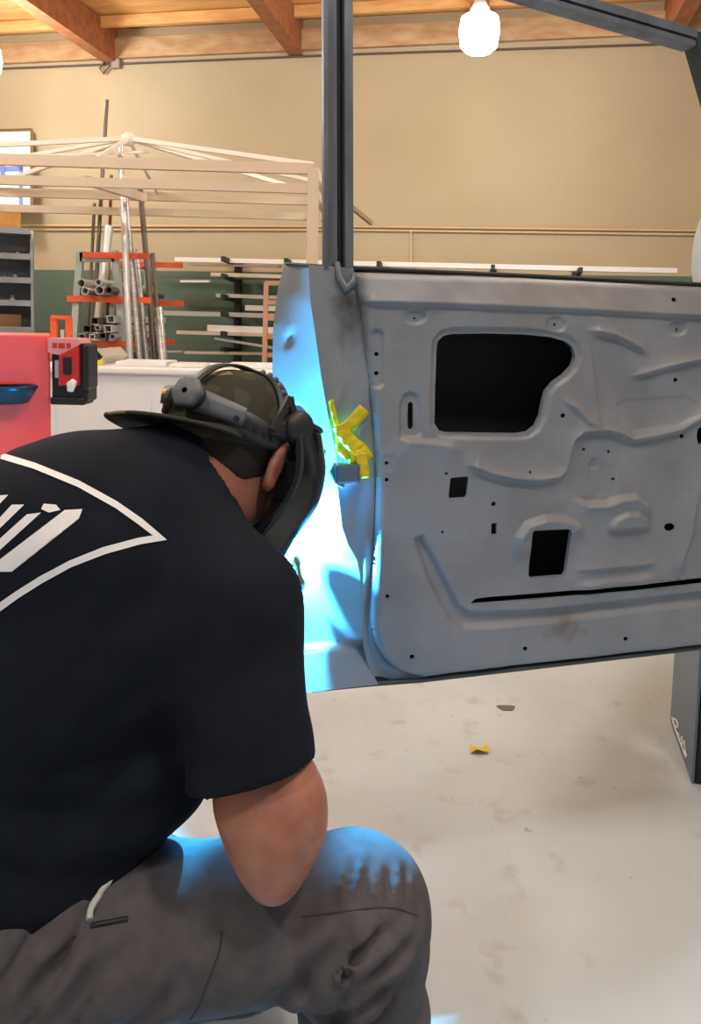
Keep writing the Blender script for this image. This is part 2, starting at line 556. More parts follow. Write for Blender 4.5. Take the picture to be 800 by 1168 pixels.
# white sign board leaning on the wall above
m_white = mat('white_panel', L(236, 232, 222), 0.6)
m_blue = mat('sign_blue', L(120, 140, 205), 0.6)
m_edge = mat('panel_edge', L(110, 88, 66), 0.7)
pt = wall(36, 148, 0.12); pb = wall(36, 236, 0.45)
sg = thing('sign_board', (pb.x - 0.4, pb.y, ztop), 'white sign board with blue frame leaning on the wall above the shelf', 'sign')
ub = (pt - pb).normalized(); hb = (pt - pb).length
q = MB(); q.prism([pb, pt, pt - E1 * 0.95, pb - E1 * 0.95], E2 * 0.03); q.build('panel', m_white, sg)
q = MB(); q.bar(pb, pt, 0.03, 0.03); q.bar(pt, pt - E1 * 0.95, 0.03, 0.03); q.build('edge', m_edge, sg)
a0 = pb - E1 * 0.10 + ub * hb * 0.0 - E2 * 0.006
q = MB()
q.prism([a0, a0 + ub * hb * 0.52, a0 + ub * hb * 0.52 - E1 * 0.05, a0 - E1 * 0.05], -E2 * 0.004)
q.prism([a0 + ub * hb * 0.46, a0 + ub * hb * 0.52, a0 + ub * hb * 0.52 - E1 * 0.7, a0 + ub * hb * 0.46 - E1 * 0.7], -E2 * 0.004)
q.build('blue_border', m_blue, sg)
for px, py, ww, hh in ((3, 196, 0.05, 0.16), (14, 214, 0.06, 0.04)):
    q = MB(); c = wall(px, py, 0.33); q.box(c, (ww, 0.006, hh), Rw); q.build('printed_mark', m_blue, sg)
# support: the board rests on the shelf top at its foot

# ------------------------------------------------------------------ A-frame bar rack with orange arms
m_rack = mat('rack_grey', L(176, 186, 180), 0.5)
m_or = mat('rack_orange', L(236, 96, 52), 0.5)
m_steel = mat('bare_steel', L(206, 206, 202), 0.35, metal=0.4, col2=L(176, 174, 170), scale=8, stretch=(1, 1, 6))
m_steel_d = mat('dark_steel', L(112, 104, 94), 0.45, metal=0.5)
m_steel_l = mat('bright_tube', L(220, 220, 216), 0.3, metal=0.4)
m_rust = mat('rusty_tube', L(150, 98, 64), 0.7, metal=0.2)
RY = 6.0
tops = at(92, 286, RY), at(131, 286, RY)
bots = at(83, 413, RY), at(143, 413, RY)
def to_floor(t_, b_):
    d = (b_ - t_); return t_ + d * (t_.z / -d.z)
rk = thing('bar_rack', ((tops[0].x + tops[1].x) / 2, RY + 0.4, 0), 'grey A-frame stock rack with orange cross arms', 'rack')
DEP = 0.9
for dy in (0, DEP):
    off = Vector((0, dy, 0))
    for t_, b_ in zip(tops, bots):
        q = MB(); q.bar(t_ + off, to_floor(t_, b_) + off, 0.05, 0.05, up=(0, 1, 0)); q.build('upright', m_rack, rk)
    q = MB(); q.bar(tops[0] + off - dz * 0.05, tops[1] + off - dz * 0.05, 0.05, 0.07); q.build('head_bar', m_rack, rk)
tiers = []
for (pa, pb_, y0, y1) in ((95, 170, 288, 295), (77, 172, 339, 344), (98, 160, 391, 394)):
    a = at(pa, y0, RY - 0.035); c = at(pb_, y1, RY - 0.035)
    zz = (a.z + c.z) / 2; a.z = c.z = zz
    tiers.append(zz)
    for dy in (0.0, DEP):
        q = MB(); q.bar(a + Vector((0, dy, 0)), c + Vector((0.06 * (dy > 0), dy, 0)), 0.03, 0.045); q.build('arm', m_or, rk)
# tubes lying on the arms (their open ends face us)
def lying(px, py, r, kind, mm, lab, ln=1.2, y0=RY - 0.16):
    p = at(px, py, y0)
    q = MB()
    e = p + Vector((0.10, ln, 0))
    if kind == 'r':
        q.pipe(p, e, r, r * 0.78)
    else:
        q.sqpipe(p, e, r * 2, r * 1.8, 0.006)
    tag(q.build('steel_tube', mm), lab, 'tube', 'tubes lying on the stock rack')
k = 0
rowlab = ('upper', 'lower', 'bottom')
for row, items in enumerate(([(92.5, 323, .034, 'r'), (101, 334, .018, 'r'), (112, 322, .026, 'r'), (113.5, 331, .036, 'r'), (124, 331, .03, 'r'), (97, 332, .03, 'r')],
                             [(93, 384, .026, 's'), (99, 375, .03, 's'), (105, 384, .022, 's'), (111, 374, .022, 'r'), (117, 383, .026, 's'), (123, 375, .03, 's'), (128, 384, .024, 'r'), (108, 366, .028, 's'), (126, 364, .03, 's')],
                             [(112, 408, .045, 's'), (124, 409, .03, 's')])):
    for j, (px, py, r, kd) in enumerate(items):
        lying(px, py, r, kd, (m_steel, m_steel_d, m_steel_l)[j % 3],
              ('%s steel tube, number %s from the left on the %s arm of the stock rack' % ('round' if kd == 'r' else 'square', ('one', 'two', 'three', 'four', 'five', 'six', 'seven', 'eight', 'nine')[j], rowlab[row])))
# tubes standing upright against it
stand = [(122, 114, 104, 420, .016, m_steel_d, 'longest dark rod standing up past the canopy apex', 6.55),
         (108, 232, 98, 420, .014, m_steel_d, 'thin dark rod standing behind the rack left upright', 6.63),
         (124, 258, 107, 420, .040, m_steel_l, 'thick bright tube leaning behind the upper orange arm', 6.4),
         (127, 200, 121, 420, .014, m_rust, 'thin rusty rod leaning in the middle of the rack', 6.5),
         (137, 160, 149, 420, .024, m_steel_l, 'bright round tube in front of the rack right upright', 5.82),
         (141, 200, 160, 420, .020, m_steel, 'pale tube leaning right of the bright round tube', 5.91),
         (146, 250, 163, 420, .018, m_steel_d, 'thin dark tube at the rack right side', 6.15),
         (159, 205, 178, 420, .022, m_steel_d, 'dark tube leaning farthest up at the rack right side', 6.2),
         (155, 285, 168, 420, .024, m_steel, 'grey tube ending at the upper orange arm', 6.25),
         (168, 290, 176, 420, .026, m_steel, 'wide grey tube near the right end of the arms', 6.3),
         (174, 289, 185, 420, .018, m_steel_d, 'short dark tube at the right of the leaning tubes', 6.3),
         (181, 352, 187, 420, .034, m_steel, 'short grey channel standing rightmost by the rack', 6.1)]
for (x0, y0, x1, y1, r, mm, lab, yy) in stand:
    a = at(x0, y0, yy + 0.15); c = at(x1, y1, yy - 0.05)
    d = c - a; e = a + d * (a.z / -d.z)
    e.z = 0.0
    q = MB(); q.tube([a, e], r, 10)
    tag(q.build('steel_tube', mm), lab, 'tube', 'tubes leaning upright at the stock rack')
a = at(70, 358, 5.6); 
q = MB()
c0 = at(63, 388, 5.6); c1 = at(79, 388, 5.6); h0 = at(63, 364, 5.6)
ORF = (c0, c1, h0)

# ------------------------------------------------------------------ wall rack with flat stock
m_black = mat('black_steel', L(32, 32, 32), 0.5)
wr = thing('cantilever_rack', wall(275, 400), 'black wall rack of cantilever arms holding flat stock', 'rack')
rack_rows = [297.5, 316, 338, 357, 378, 395]
for px in (272, 340, 440, 563, 657):
    top = wall(px, 296.5 + (px - 272) * 0.033, 0.05); 
    bot = Vector((top.x, top.y, 0.0))
    q = MB(); q.bar(top, bot, 0.07, 0.07, up=tuple(E1)); q.build('post', m_black, wr)
    for j, y in enumerate(rack_rows if px < 400 else rack_rows[:1]):
        z = wall(px, y + 5 + (px - 272) * 0.033, 0.05).z
        p = Vector((top.x, top.y, z))
        q = MB(); q.bar(p, p - E2 * 0.5 + dz * 0.03, 0.04, 0.05); q.build('arm', m_black, wr)
m_stockw = mat('white_stock', L(240, 238, 232), 0.4, metal=0.1)
m_stockg = mat('grey_stock', L(186, 186, 180), 0.45, metal=0.3)
m_stockt = mat('tan_stock', L(204, 188, 168), 0.6)
def stock(x0, y0, x1, y1, off, hpx, mm, lab):
    a = wall(x0, y0, off); c = wall(x1, y1, off)
    h = hpx * a.y / F
    q = MB(); q.bar(a, c, 0.08, h)
    tag(q.build('metal_bar', mm), lab, 'bar', 'stock on the wall rack')
stock(201, 296, 772, 309, 0.35, 5, m_stockw, 'long white bar on the top arms reaching past the door')
stock(218, 302, 320, 304, 0.30, 2.2, m_stockt, 'thin tan bar just under the long white bar')
stock(184, 315, 330, 318, 0.22, 2.6, m_steel_d, 'thin dark bar on the second arm')
stock(242, 313, 335, 316, 0.40, 4, m_stockt, 'tan bar lying on the second arm in front of the dark one')
stock(207, 321, 240, 321, 0.40, 2.2, m_stockw, 'short white bar end jutting left of the black arm')
stock(207, 340, 258, 342, 0.25, 2, m_steel_d, 'thin dark bar end below the short white one')
stock(248, 337, 335, 340, 0.38, 4, m_stockg, 'grey bar on the third arm')
stock(188, 357, 345, 361, 0.36, 5, m_stockg, 'long grey bar on the fourth arm')
stock(281, 351, 345, 353, 0.30, 6, m_stockw, 'short white block bar lying on the long grey bar')
stock(203, 379, 345, 383, 0.40, 4, m_stockt, 'tan bar on the fifth arm')
stock(238, 374, 345, 378, 0.34, 7, m_stockw, 'white stack of strips lying on the fifth arm')
stock(246, 386, 345, 402, 0.44, 2.4, m_stockg, 'grey bar hanging askew under the white strips')
stock(212, 402, 345, 404, 0.36, 3, m_stockt, 'tan bar on the lowest arm')
stock(180, 401, 210, 401, 0.36, 2, m_stockg, 'short grey bar end at the lowest arm')
# salmon frame standing in front of the rack
m_salmon = mat('salmon_wood', L(214, 164, 132), 0.6)
lf = thing('ladder_frame', at(310, 400, 6.9), 'salmon wooden ladder frame standing against the wall rack', 'frame')
lf.location.z = 0
for x in (303, 330):
    a = at(x + 1, 322, 6.9); q = MB(); q.bar(a, (at(x - 1, 390, 6.9).x, 6.85, 0), 0.04, 0.05, up=(0, 1, 0)); q.build('side_rail', m_salmon, lf)
for y in (323, 345, 363, 384, 405):
    q = MB(); q.bar(at(303, y, 6.89), at(330, y, 6.89), 0.03, 0.04); q.build('rung', m_salmon, lf)

# ------------------------------------------------------------------ white workbench
m_bench = mat('bench_white', L(232, 240, 244), 0.5, col2=L(224, 232, 236), scale=2)
m_btop = mat('bench_top', L(234, 238, 238), 0.45)
BY = 4.6
bz = at(150, 419, BY).z
bx0 = at(30, 440, BY).x; bx1 = at(338, 440, BY).x
wb = thing('work_bench', ((bx0 + bx1) / 2, BY + 0.35, 0), 'long white workbench behind the kneeling welder', 'workbench')
q = MB(); q.box(((bx0 + bx1) / 2, BY + 0.37, bz / 2), (bx1 - bx0, 0.70, bz - 0.04), None, 0.01)
q.v = [(x, y, z - 0.02) for x, y, z in q.v]
q.build('cabinet_body', m_bench, wb)
q = MB(); q.box(((bx0 + bx1) / 2, BY + 0.36, bz - 0.02), (bx1 - bx0 + 0.04, 0.76, 0.04), None, 0.012); q.build('top', m_btop, wb)
q = MB()
pl = [at(x, y, BY + 0.012) for x, y in ((66, 440), (150, 443), (163, 446), (172, 458), (172, 500), (66, 500))]
q.prism(pl, (0, -0.008, 0)); q.build('access_panel', m_bench, wb)
# things on the bench
m_yel = mat('yellow_plastic', L(232, 206, 60), 0.5)
p = at(112, 418, BY + 0.12)
q = MB(); q.box((p.x, BY + 0.12, bz + 0.016), (0.075, 0.05, 0.032), None, 0.008)
tag(q.build('tape_measure', m_yel), 'small yellow box on the bench beside the charger', 'box')
p = at(118, 411, BY + 0.3)
q = MB(); q.sqpipe((p.x - 0.01, BY + 0.2, bz + 0.05), (p.x + 0.02, BY + 0.6, bz + 0.05), 0.07, 0.07, 0.006, up=(1, 0, 1))
tag(q.build('steel_tube', m_steel_l), 'square tube offcut lying on edge behind the yellow box', 'tube')
def slab(x0, x1, yy, dpt, h, lab, mm):
    a = at(x0, 415, yy); c = at(x1, 415, yy)
    q = MB(); q.box(((a.x + c.x) / 2, yy, bz + h / 2 + 0.0005), (c.x - a.x, dpt, h), None, 0.006)
    tag(q.build('panel_board', mm), lab, 'board', 'boards lying on the bench')
slab(140, 196, BY + 0.24, 0.3, 0.030, 'white board lying on the bench left of the cap', m_btop)
slab(198, 236, BY + 0.2, 0.26, 0.022, 'thin white board lying on the bench behind the helmet knob', m_stockw)
slab(262, 322, BY + 0.26, 0.3, 0.026, 'white board lying on the bench right of the cap', m_btop)

# ------------------------------------------------------------------ red tool cabinet, dish and charger
m_red = mat('red_enamel', L(246, 84, 70), 0.35, col2=L(240, 78, 66), scale=2)
m_redd = mat('red_plastic', L(196, 44, 44), 0.45)
m_pink = mat('pale_red_label', L(228, 150, 150), 0.5)
m_blk = mat('black_plastic', L(24, 25, 28), 0.45)
TY = 3.0
N0 = len(C.objects)
tz = at(30, 382, TY).z
tx1 = at(57, 440, TY).x; tx0 = tx1 - 0.75
tcab = thing('tool_cabinet', ((tx0 + tx1) / 2, TY + 0.25, 0), 'red enamel tool cabinet at the left edge behind the welder', 'tool cabinet')
q = MB(); q.box(((tx0 + tx1) / 2, TY + 0.25, (tz + 0.1) / 2 + 0.0), (tx1 - tx0, 0.5, tz - 0.1), None, 0.006); q.build('body', m_red, tcab)
for x in (tx0 + 0.08, tx1 - 0.08):
    for y in (TY + 0.08, TY + 0.42):
        q = MB(); q.lathe((x - 0.015, y, 0.05), (1, 0, 0), [(0.02, 0), (0.05, 0.002), (0.05, 0.028), (0.02, 0.03)], 14); q.box((x, y, 0.09), (0.05, 0.05, 0.04))
        q.build('caster', m_blk, tcab)
# magnetic dish on the cabinet front
m_dish = mat('dark_blue_dish', L(34, 74, 96), 0.3, metal=0.6)
dc = at(3, 449, TY - 0.075)
q = MB(); q.lathe(dc - dz * 0.035, (0, 0, 1), [(0.06, 0), (0.075, 0.004), (0.10, 0.045), (0.112, 0.066), (0.105, 0.07), (0.098, 0.062), (0.07, 0.02), (0.01, 0.018)], 32)
q.v = [(x, TY + (y - TY) * 0.64 - 0.001, z) for x, y, z in q.v]
q.v = [(x, min(y, TY - 0.001), z) for x, y, z in q.v]
tag(q.build('magnetic_dish', m_dish), 'dark blue metal dish stuck to the front of the red cabinet', 'dish')
turn_since(N0, (tx1, TY, 0), math.radians(21))
# charger hung on the cabinet side
cxa = at(58.5, 440, TY).x; cxb = at(102, 440, TY).x
cz0 = at(80, 459, TY).z; cz1 = at(80, 386, TY).z
cw, ch = cxb - cxa, cz1 - cz0
cg = thing('battery_charger', ((cxa + cxb) / 2, TY + 0.05, cz0), 'red and black battery charger hung on the side of the red cabinet', 'charger')
def cbox(name, u0, u1, v0, v1, y0, y1, mm, bev=0.004):
    q = MB(); q.box((cxa + cw * (u0 + u1) / 2, (y0 + y1) / 2 + TY, cz0 + ch * (v0 + v1) / 2), (cw * (u1 - u0), y1 - y0, ch * (v1 - v0)), None, bev)
    return q.build(name, mm, cg)
cbox('back_shell', 0.0, 0.95, 0.0, 0.90, 0.0, 0.12, m_blk, 0.01)
q = MB()
q.prism([(cxa + cw * u, TY - 0.035, cz0 + ch * v) for u, v in ((0.28, 0.27), (0.30, 0.74), (0.80, 0.90), (0.80, 0.28))], (0, 0.05, 0)); rf = q.build('red_front', m_redd, cg)
q = MB()
q.prism([(cxa + cw * u, TY - .03, cz0 + ch * v) for u, v in ((0.0, 0.79), (0.10, 0.76), (0.40, 0.74), (0.86, 0.93), (0.80, 1.0), (0.0, 1.0))], (0, .12, 0)); tp = q.build('top_plate', m_pink, cg)
for u in (0.18, 0.36, 0.54):
    q = MB(); q.box((cxa + cw * u, TY - 0.031, cz0 + ch * 0.89), (0.016 if u != .36 else .024, 0.006, 0.02), None, 0.002)
    o = q.build('indicator', m_redd, cg)
cbox('battery_pack', 0.80, 1.0, 0.20, 0.93, -0.02, 0.11, m_blk, 0.012)
cbox('battery_bay', 0.42, 0.62, 0.45, 0.72, -0.045, 0.0, m_blk)
cbox('side_rib', 0.12, 0.24, 0.38, 0.66, -0.012, 0.02, m_lampbody)
q = MB(); q.tube([(cxa + cw * 0.62, TY - 0.05, cz0 + ch * 0.20), (cxa + cw * 0.66, TY - 0.055, cz0 + ch * 0.30), (cxa + cw * 0.74, TY - 0.05, cz0 + ch * 0.37)], [0.012, 0.018, 0.010], 10); q.build('release_tab', m_stockw, cg)
q = MB(); q.box((cxa + cw * 0.45, TY + 0.04, cz0 + 0.006), (cw * 0.9, 0.11, 0.03), None, 0.006); q.build('foot_rail', m_blk, cg)
# small things on the red cabinet
q = MB()
p0 = at(63, 383, TY + 0.35); 
fx0, fx1 = at(61, 383, TY + 0.3).x, at(79, 383, TY + 0.3).x
# orange bracket stands on the bench behind
ox0, ox1 = at(62, 400, BY + 0.5).x, at(79, 400, BY + 0.5).x
oz1 = at(70, 362, BY + 0.5).z
ob = thing('clamp_bracket', ((ox0 + ox1) / 2, BY + 0.5, bz), 'orange open bracket standing on the bench behind the red cabinet', 'bracket')
q = MB()
for a, c in (((ox0, bz + 0.02), (ox0, oz1)), ((ox1, bz + 0.02), (ox1, oz1)), ((ox0 - 0.012, oz1), (ox1 + 0.012, oz1)), ((ox0 - 0.012, bz + 0.013), (ox1 + 0.012, bz + 0.013))):
    q.bar((a[0], BY + 0.5, a[1]), (c[0], BY + 0.5, c[1]), 0.04, 0.025, up=(0, 1, 0) if a[0] == c[0] else (0, 0, 1))
q.build('bracket_body', m_or, ob)
q = MB(); q.tube([((ox0 + ox1) / 2 + 0.02, BY + 0.46, bz + 0.001), ((ox0 + ox1) / 2 + 0.02, BY + 0.46, at(74, 376, BY + 0.46).z)], 0.012); 
tag(q.build('steel_pin', m_steel_l), 'bright steel pin standing beside the orange bracket', 'pin')

# ------------------------------------------------------------------ black box at the right on the floor
b0 = on_z(764.5, 823, 0); b1 = on_z(789, 894, 0)
side = (b0 - b1); bl = side.length; side.normalize()
frt = Vector((side.y, -side.x, 0))
BH = 0.62
bb = thing('machine_box', ((b0 + b1) / 2 + frt * 0.3), 'black metal machine box with white script on its grey side', 'machine')
m_bside = mat('slate_side', L(96, 112, 126), 0.45)
Rb = Matrix((frt, side, dz)).transposed()
q = MB(); q.box((b0 + b1) / 2 + frt * 0.205 + dz * BH / 2, (0.39, bl - 0.004, BH), Rb, 0.004); q.build('body', m_blk, bb)
q = MB(); q.box((b0 + b1) / 2 + frt * 0.004 + dz * BH / 2, (0.008, bl, BH), Rb, 0.003); sidep = q.build('side_panel', m_bside, bb)
m_script = mat('white_script', L(236, 240, 242), 0.5)
def onside(px, py):
    return hit(px, py, b1 - frt * 0.002, frt)
q = MB()
for pts in ([(767, 818), (769, 826), (774, 830), (772, 822), (768, 820), (771, 832), (775, 840)], [(774, 836), (776, 846), (778, 840), (779, 850), (781, 845), (782, 856), (784, 862)], [(770, 830), (777, 848), (783, 864)]):
    pp = [onside(*x[:2]) for x in catmull(pts, 4)]
    q.tube(pp, 0.0022, 6)
q.build('script_lettering', m_script, sidep)

# ------------------------------------------------------------------ scraps on the floor
p = on_z(546, 857, 0)
q = MB(); q.grid([[(p.x + 0.017 * (i - 1.5) + 0.004 * (j % 2), p.y + 0.015 * (j - 1), 0.002 + 0.013 * ((i * 3 + j * 5) % 4) / 3) for i in range(4)] for j in range(3)], False)
o = q.build('tape_scrap', m_yel); tag(o, 'crumpled scrap of yellow tape on the floor', 'scrap')
p = on_z(578, 808, 0)
q = MB()
pts = [(0.026 * math.cos(a) * (1 + 0.25 * math.sin(3 * a)), 0.022 * math.sin(a) * (1 + 0.3 * math.cos(2 * a))) for a in [k * math.pi / 7 for k in range(14)]]
q.prism([(p.x + x, p.y + y, 0.0006) for x, y in pts], (0, 0, 0.002))
tag(q.build('metal_flake', mat('flake_grey', L(104, 98, 90), 0.7)), 'dark flat flake lying on the concrete below the door', 'scrap')

# ================================================================== the vehicle door
DA = math.radians(16.9)
DD = Vector((math.cos(DA), math.sin(DA), 0))         # along the door, to its hinges
DN = Vector((math.sin(DA), -math.cos(DA), 0))        # out of its inner face, to the camera
DP = at(415, 540, 1.30)
def dpt(px, py, off=0.0):
    return hit(px, py, DP - DN * off, DN)
def duv(px, py):
    p = dpt(px, py); return ((p - DP).dot(DD), p.z)
def dxyz(u, v, h=0.0):
    return Vector((DP.x, DP.y, 0)) + DD * u + Vector((0, 0, v)) + DN * h
m_door = mat('grey_primer', L(146, 149, 155), 0.5, metal=0.15, col2=L(131, 133, 138), scale=9, detail=6, bump=0.03, bscale=90, lo=0.3, hi=0.7)
m_doorin = mat('door_cavity_shade', L(24, 24, 25), 0.8)  # near-black colour stands in for the shade inside the grey shell
m_frame = mat('frame_steel', L(118, 125, 134), 0.45, metal=0.4, col2=L(98, 103, 110), scale=30, stretch=(1, 1, 0.2))
m_frame_d = mat('hem_dark', L(70, 74, 74), 0.5)
m_rubber = mat('rubber', L(38, 38, 40), 0.7)
pc = dpt(645, 716); blotch(m_door, L(112, 98, 84), tuple(pc), 0.055, 45, 1.0, 0.75, (1, 1, 1.4))
pc = dpt(398, 345, 0.02); blotch(m_door, L(50, 42, 39), tuple(pc), 0.062, 40, 1.2, 0.9, (1.6, 1, 0.7))
pc = dpt(660, 415); blotch(m_door, L(122, 122, 124), tuple(pc), 0.16, 20, 1.0, 0.5)
pc = dpt(640, 330); blotch(m_door, L(150, 144, 138), tuple(pc), 0.12, 30, 1.0, 0.6, (0.4, 0.4, 1.6))
door = thing('vehicle_door', dxyz(0.35, 0.55), 'open grey primed vehicle door shell with stamped inner panel', 'vehicle door')

LC = [(309, 404), (325, 409), (360, 416), (420, 423), (480, 429), (540, 432), (600, 431), (650, 429), (700, 426), (725, 428), (745, 435), (760, 447), (769, 462), (775, 485)]
outline = [(x, y) for y, x in LC] + [(560, 765), (680, 752), (800, 738), (878, 729), (878, 330), (800, 326), (600, 315.5)]
XE = duv(878, 500)[0]
def U(pts):
    return [duv(x, y) for x, y in pts]
OUT = U(catmull(outline[:14], 5)) if False else U([tuple(p) for p in catmull(outline[:14], 4)] + outline[14:])
def circ(x, y, rx, ry=None, n=14):
    ry = ry or rx
    return [(x + rx * math.cos(2 * math.pi * k / n), y + ry * math.sin(2 * math.pi * k / n)) for k in range(n)]
big = [(498, 440), (499.5, 402), (501, 390), (507, 383.5), (516, 381), (560, 380.5), (600, 381.5), (630, 384.5), (647, 389), (655.5, 396), (658, 406), (655, 417), (646, 427), (633, 436), (625, 446), (621.5, 460), (619, 474), (613, 486), (604, 493), (592, 495), (512, 494), (503, 492), (497.5, 484)]
HOLES = [('big', big), ('square', [(606, 603.5), (646, 601.5), (648, 604), (646.5, 652), (644, 657), (606, 659.5), (603, 656), (604.5, 607)]),
         ('slot', [(536, 688.5), (543, 683), (560, 681), (640, 674.5), (720, 667), (805, 658.5), (805, 665), (720, 673.5), (640, 681), (560, 687.5)]),
         ('small', [(515, 545), (534, 543.5), (535, 546), (533, 565), (531, 567.5), (513, 568.5), (512, 566), (513.5, 547)]),
         ('keyhole', [(467, 462), (469, 459), (471.5, 459), (473, 462), (473, 487), (471, 490), (468, 490), (466.5, 487)])]
for (x, y, r) in ((431, 404, 2.6), (431, 426, 2.6), (642, 474, 2.8), (771, 433.5, 2.8), (778, 497.5, 2.6), (563.5, 575, 2.8), (441, 547, 2.4), (442, 680, 2.4), (470, 749, 2.8), (599.5, 740, 2.6), (714.5, 729, 2.6), (769.5, 342, 2.8), (441, 528, 2.2), (509, 540, 1.8), (666, 512.5, 1.9), (694.5, 515, 1.9), (700, 546.5, 1.9), (634.5, 370.5, 1.6), (774, 376, 1.5), (474, 363, 1.5), (603, 538, 1.6), (505, 607, 1.6)):
    HOLES.append(('dot', circ(x, y, r)))
HOLES.append(('bean', circ(763.5, 601, 6, 4.6)))
HOLES.append(('slit', [(560.5, 597), (566.5, 596.5), (566.5, 609), (560.5, 609.5)]))
HOLES.append(('edge', circ(799, 497, 4.5, 10)))
HOLE_UV = [(k, np.array(U(p))) for k, p in HOLES]

def step_line(P, pts, A, W, side, wd=0.004):
    """a pressed step along a line: proud on one side, dying away over W"""
    pts = np.asarray(U(pts), float)
    best = np.full(len(P), 1e9); sg = np.zeros(len(P)); end = np.ones(len(P))
    for i, (a, c) in enumerate(zip(pts[:-1], pts[1:])):
        e = c - a; ln = math.hypot(*e); wv = P - a
        tr = (wv @ e) / (ln * ln); t = np.clip(tr, 0, 1)
        q = wv - t[:, None] * e
        d = np.hypot(q[:, 0], q[:, 1])
        s = (e[0] * wv[:, 1] - e[1] * wv[:, 0]) / ln
        m = d < best
        best = np.where(m, d, best); sg = np.where(m, np.where(s >= 0, d, -d), sg)
        en = np.ones(len(P))
        if i == 0:
            en = np.where(tr < 0, np.clip(1 + tr * ln / 0.02, 0, 1) ** 2, en) * np.clip(0.05 + np.maximum(tr, 0) * ln / 0.03, 0, 1)
        if i == len(pts) - 2:
            en = np.where(tr > 1, np.clip(1 - (tr - 1) * ln / 0.02, 0, 1) ** 2, en) * np.clip(0.05 + np.maximum(1 - tr, 0) * ln / 0.03, 0, 1)
        end = np.where(m, en, end)
    x = sg * side
    return A * end * smoothstep(x, -wd, wd) * np.exp(-np.maximum(x - wd, 0) / W)

DARK = [([(405, 346), (500, 348), (650, 354), (800, 362), (878, 366)], .006, .05),
        ([(668, 379), (680, 380), (700, 384), (718, 393), (728, 399), (740, 408)], .007, .012),
        ([(718, 432), (735, 427), (760, 420), (800, 411), (878, 394)], .007, .012),
        ([(528, 532), (540, 534), (560, 542), (585, 547), (612, 549), (636, 546), (646, 536), (650, 518), (655, 502), (664, 494), (690, 492), (704, 495), (720, 503), (750, 498), (775, 492), (797, 478), (812, 470)], .008, .016),
        ([(639, 457), (655, 467), (668, 482), (684, 491)], .005, .010),
        ([(654, 652), (700, 648), (752, 643)], .005, .012)]
LIGHT = [([(457, 492), (465, 501), (490, 503), (515, 506), (531, 512)], .005, .03),
         ([(585, 640), (589, 612), (600, 597), (620, 590), (642, 590), (658, 597), (668, 610)], .008, .03),
         ([(655, 566), (668, 574), (690, 573), (706, 567), (725, 565), (738, 574), (744, 592)], .008, .025),
         ([(655, 666), (690, 662), (750, 655)], .005, .012)]
TROUGH = [(474, 615), (482, 612), (498, 640), (514, 672), (524, 692), (536, 699), (560, 699), (620, 696), (720, 685), (878, 667), (878, 681), (720, 698), (640, 708), (560, 716), (530, 716), (515, 707), (503, 687), (487, 655)]
DOME = [(692, 606), (693, 597), (700, 588), (713, 583), (727, 583), (738, 590), (744, 602), (741, 604)]
CAPS = [([(423, 438), (423, 382), (427, 376), (434, 376), (438, 382), (438, 438), (434, 443), (427, 443)], -.0035), ([(456, 500), (457, 462), (461, 451), (469, 447), (477, 451), (481, 462), (481, 494), (476, 500)], -.004),
        (circ(474, 361, 13, 9), -.003), (circ(635, 370, 11, 9), -.003), (circ(774, 374, 10, 9), -.003), (circ(678, 529, 6, 6), -.002),
        ([(432, 519), (450, 519), (450, 537), (432, 537)], -.0015), ([(702, 462), (712, 456), (784, 452), (796, 460), (794, 474), (770, 486), (722, 492), (704, 484)], -.0012),
        ([(672, 530), (704, 530), (706, 556), (698, 566), (680, 565), (671, 552)], -.001)]
def door_h(P):
    h = np.zeros(len(P))
    for pts, A, W in DARK:
        h += step_line(P, pts, A * 1.5, W, +1, .0045)
    for pts, A, W in LIGHT:
        h += step_line(P, pts, A * 1.8, W * 1.2, -1, .007)
    h += step_line(P, [(674, 392), (679, 440), (684, 490)], .005, .02, -1, .002)
    h += step_line(P, [(797, 560), (790, 610), (780, 636), (779, 655)], .008, .03, -1, .008)
    h -= .011 * (1 - smoothstep(poly_sdf(P, U(TROUGH)), -.007, .005))
    h += .011 * (1 - smoothstep(poly_sdf(P, U(DOME)), -.009, .002))
    for pl, A in CAPS:
        h += A * 1.5 * (1 - smoothstep(poly_sdf(P, U(pl)), -.004, .003))
    h -= .006 * (1 - smoothstep(poly_sdf(P, HOLE_UV[0][1]), .005, .013))
    # soft dents of a much worked panel
    x, z = P[:, 0], P[:, 1]
    h += .0012 * np.sin(x * 31 + 1.3 * np.sin(z * 23)) * np.sin(z * 27 + 1.1 * np.sin(x * 19))
    h += .0005 * np.sin(x * 83 + 2 * np.sin(z * 41)) * np.sin(z * 71 + x * 20)
    lz = np.interp(x, [duv(405, 346)[0], duv(800, 362)[0]], [duv(405, 346)[1], duv(800, 362)[1]])
    h -= .22 * np.maximum(z - lz - .004, 0)                # the sill above the crease leans back
    # rounded border: the face turns back at its edge
    s = poly_sdf(P, OUT)
    r = .014
    k = np.clip(1 + s / r, 0, 1)
    h -= r * (1 - np.sqrt(np.maximum(1 - k * k, 0)))
    return h
ou = np.array(OUT)
gs = 0.0021
us = np.arange(ou[:, 0].min() - .003, ou[:, 0].max() + .003, gs)
vs_ = np.arange(ou[:, 1].min() - .003, ou[:, 1].max() + .003, gs)
UU, VV = np.meshgrid(us, vs_, indexing='ij')
P = np.stack([UU.ravel(), VV.ravel()], 1)
S = poly_sdf(P, OUT)
for k, hp in HOLE_UV:
    lo = hp.min(0) - .01; hi = hp.max(0) + .01
    m = np.all((P > lo) & (P < hi), 1)
    S[m] = np.maximum(S[m], -poly_sdf(P[m], hp))
S2 = S.reshape(UU.shape)
gu, gv = np.gradient(S2, gs, gs)
gl = np.maximum(np.hypot(gu, gv), 0.3)
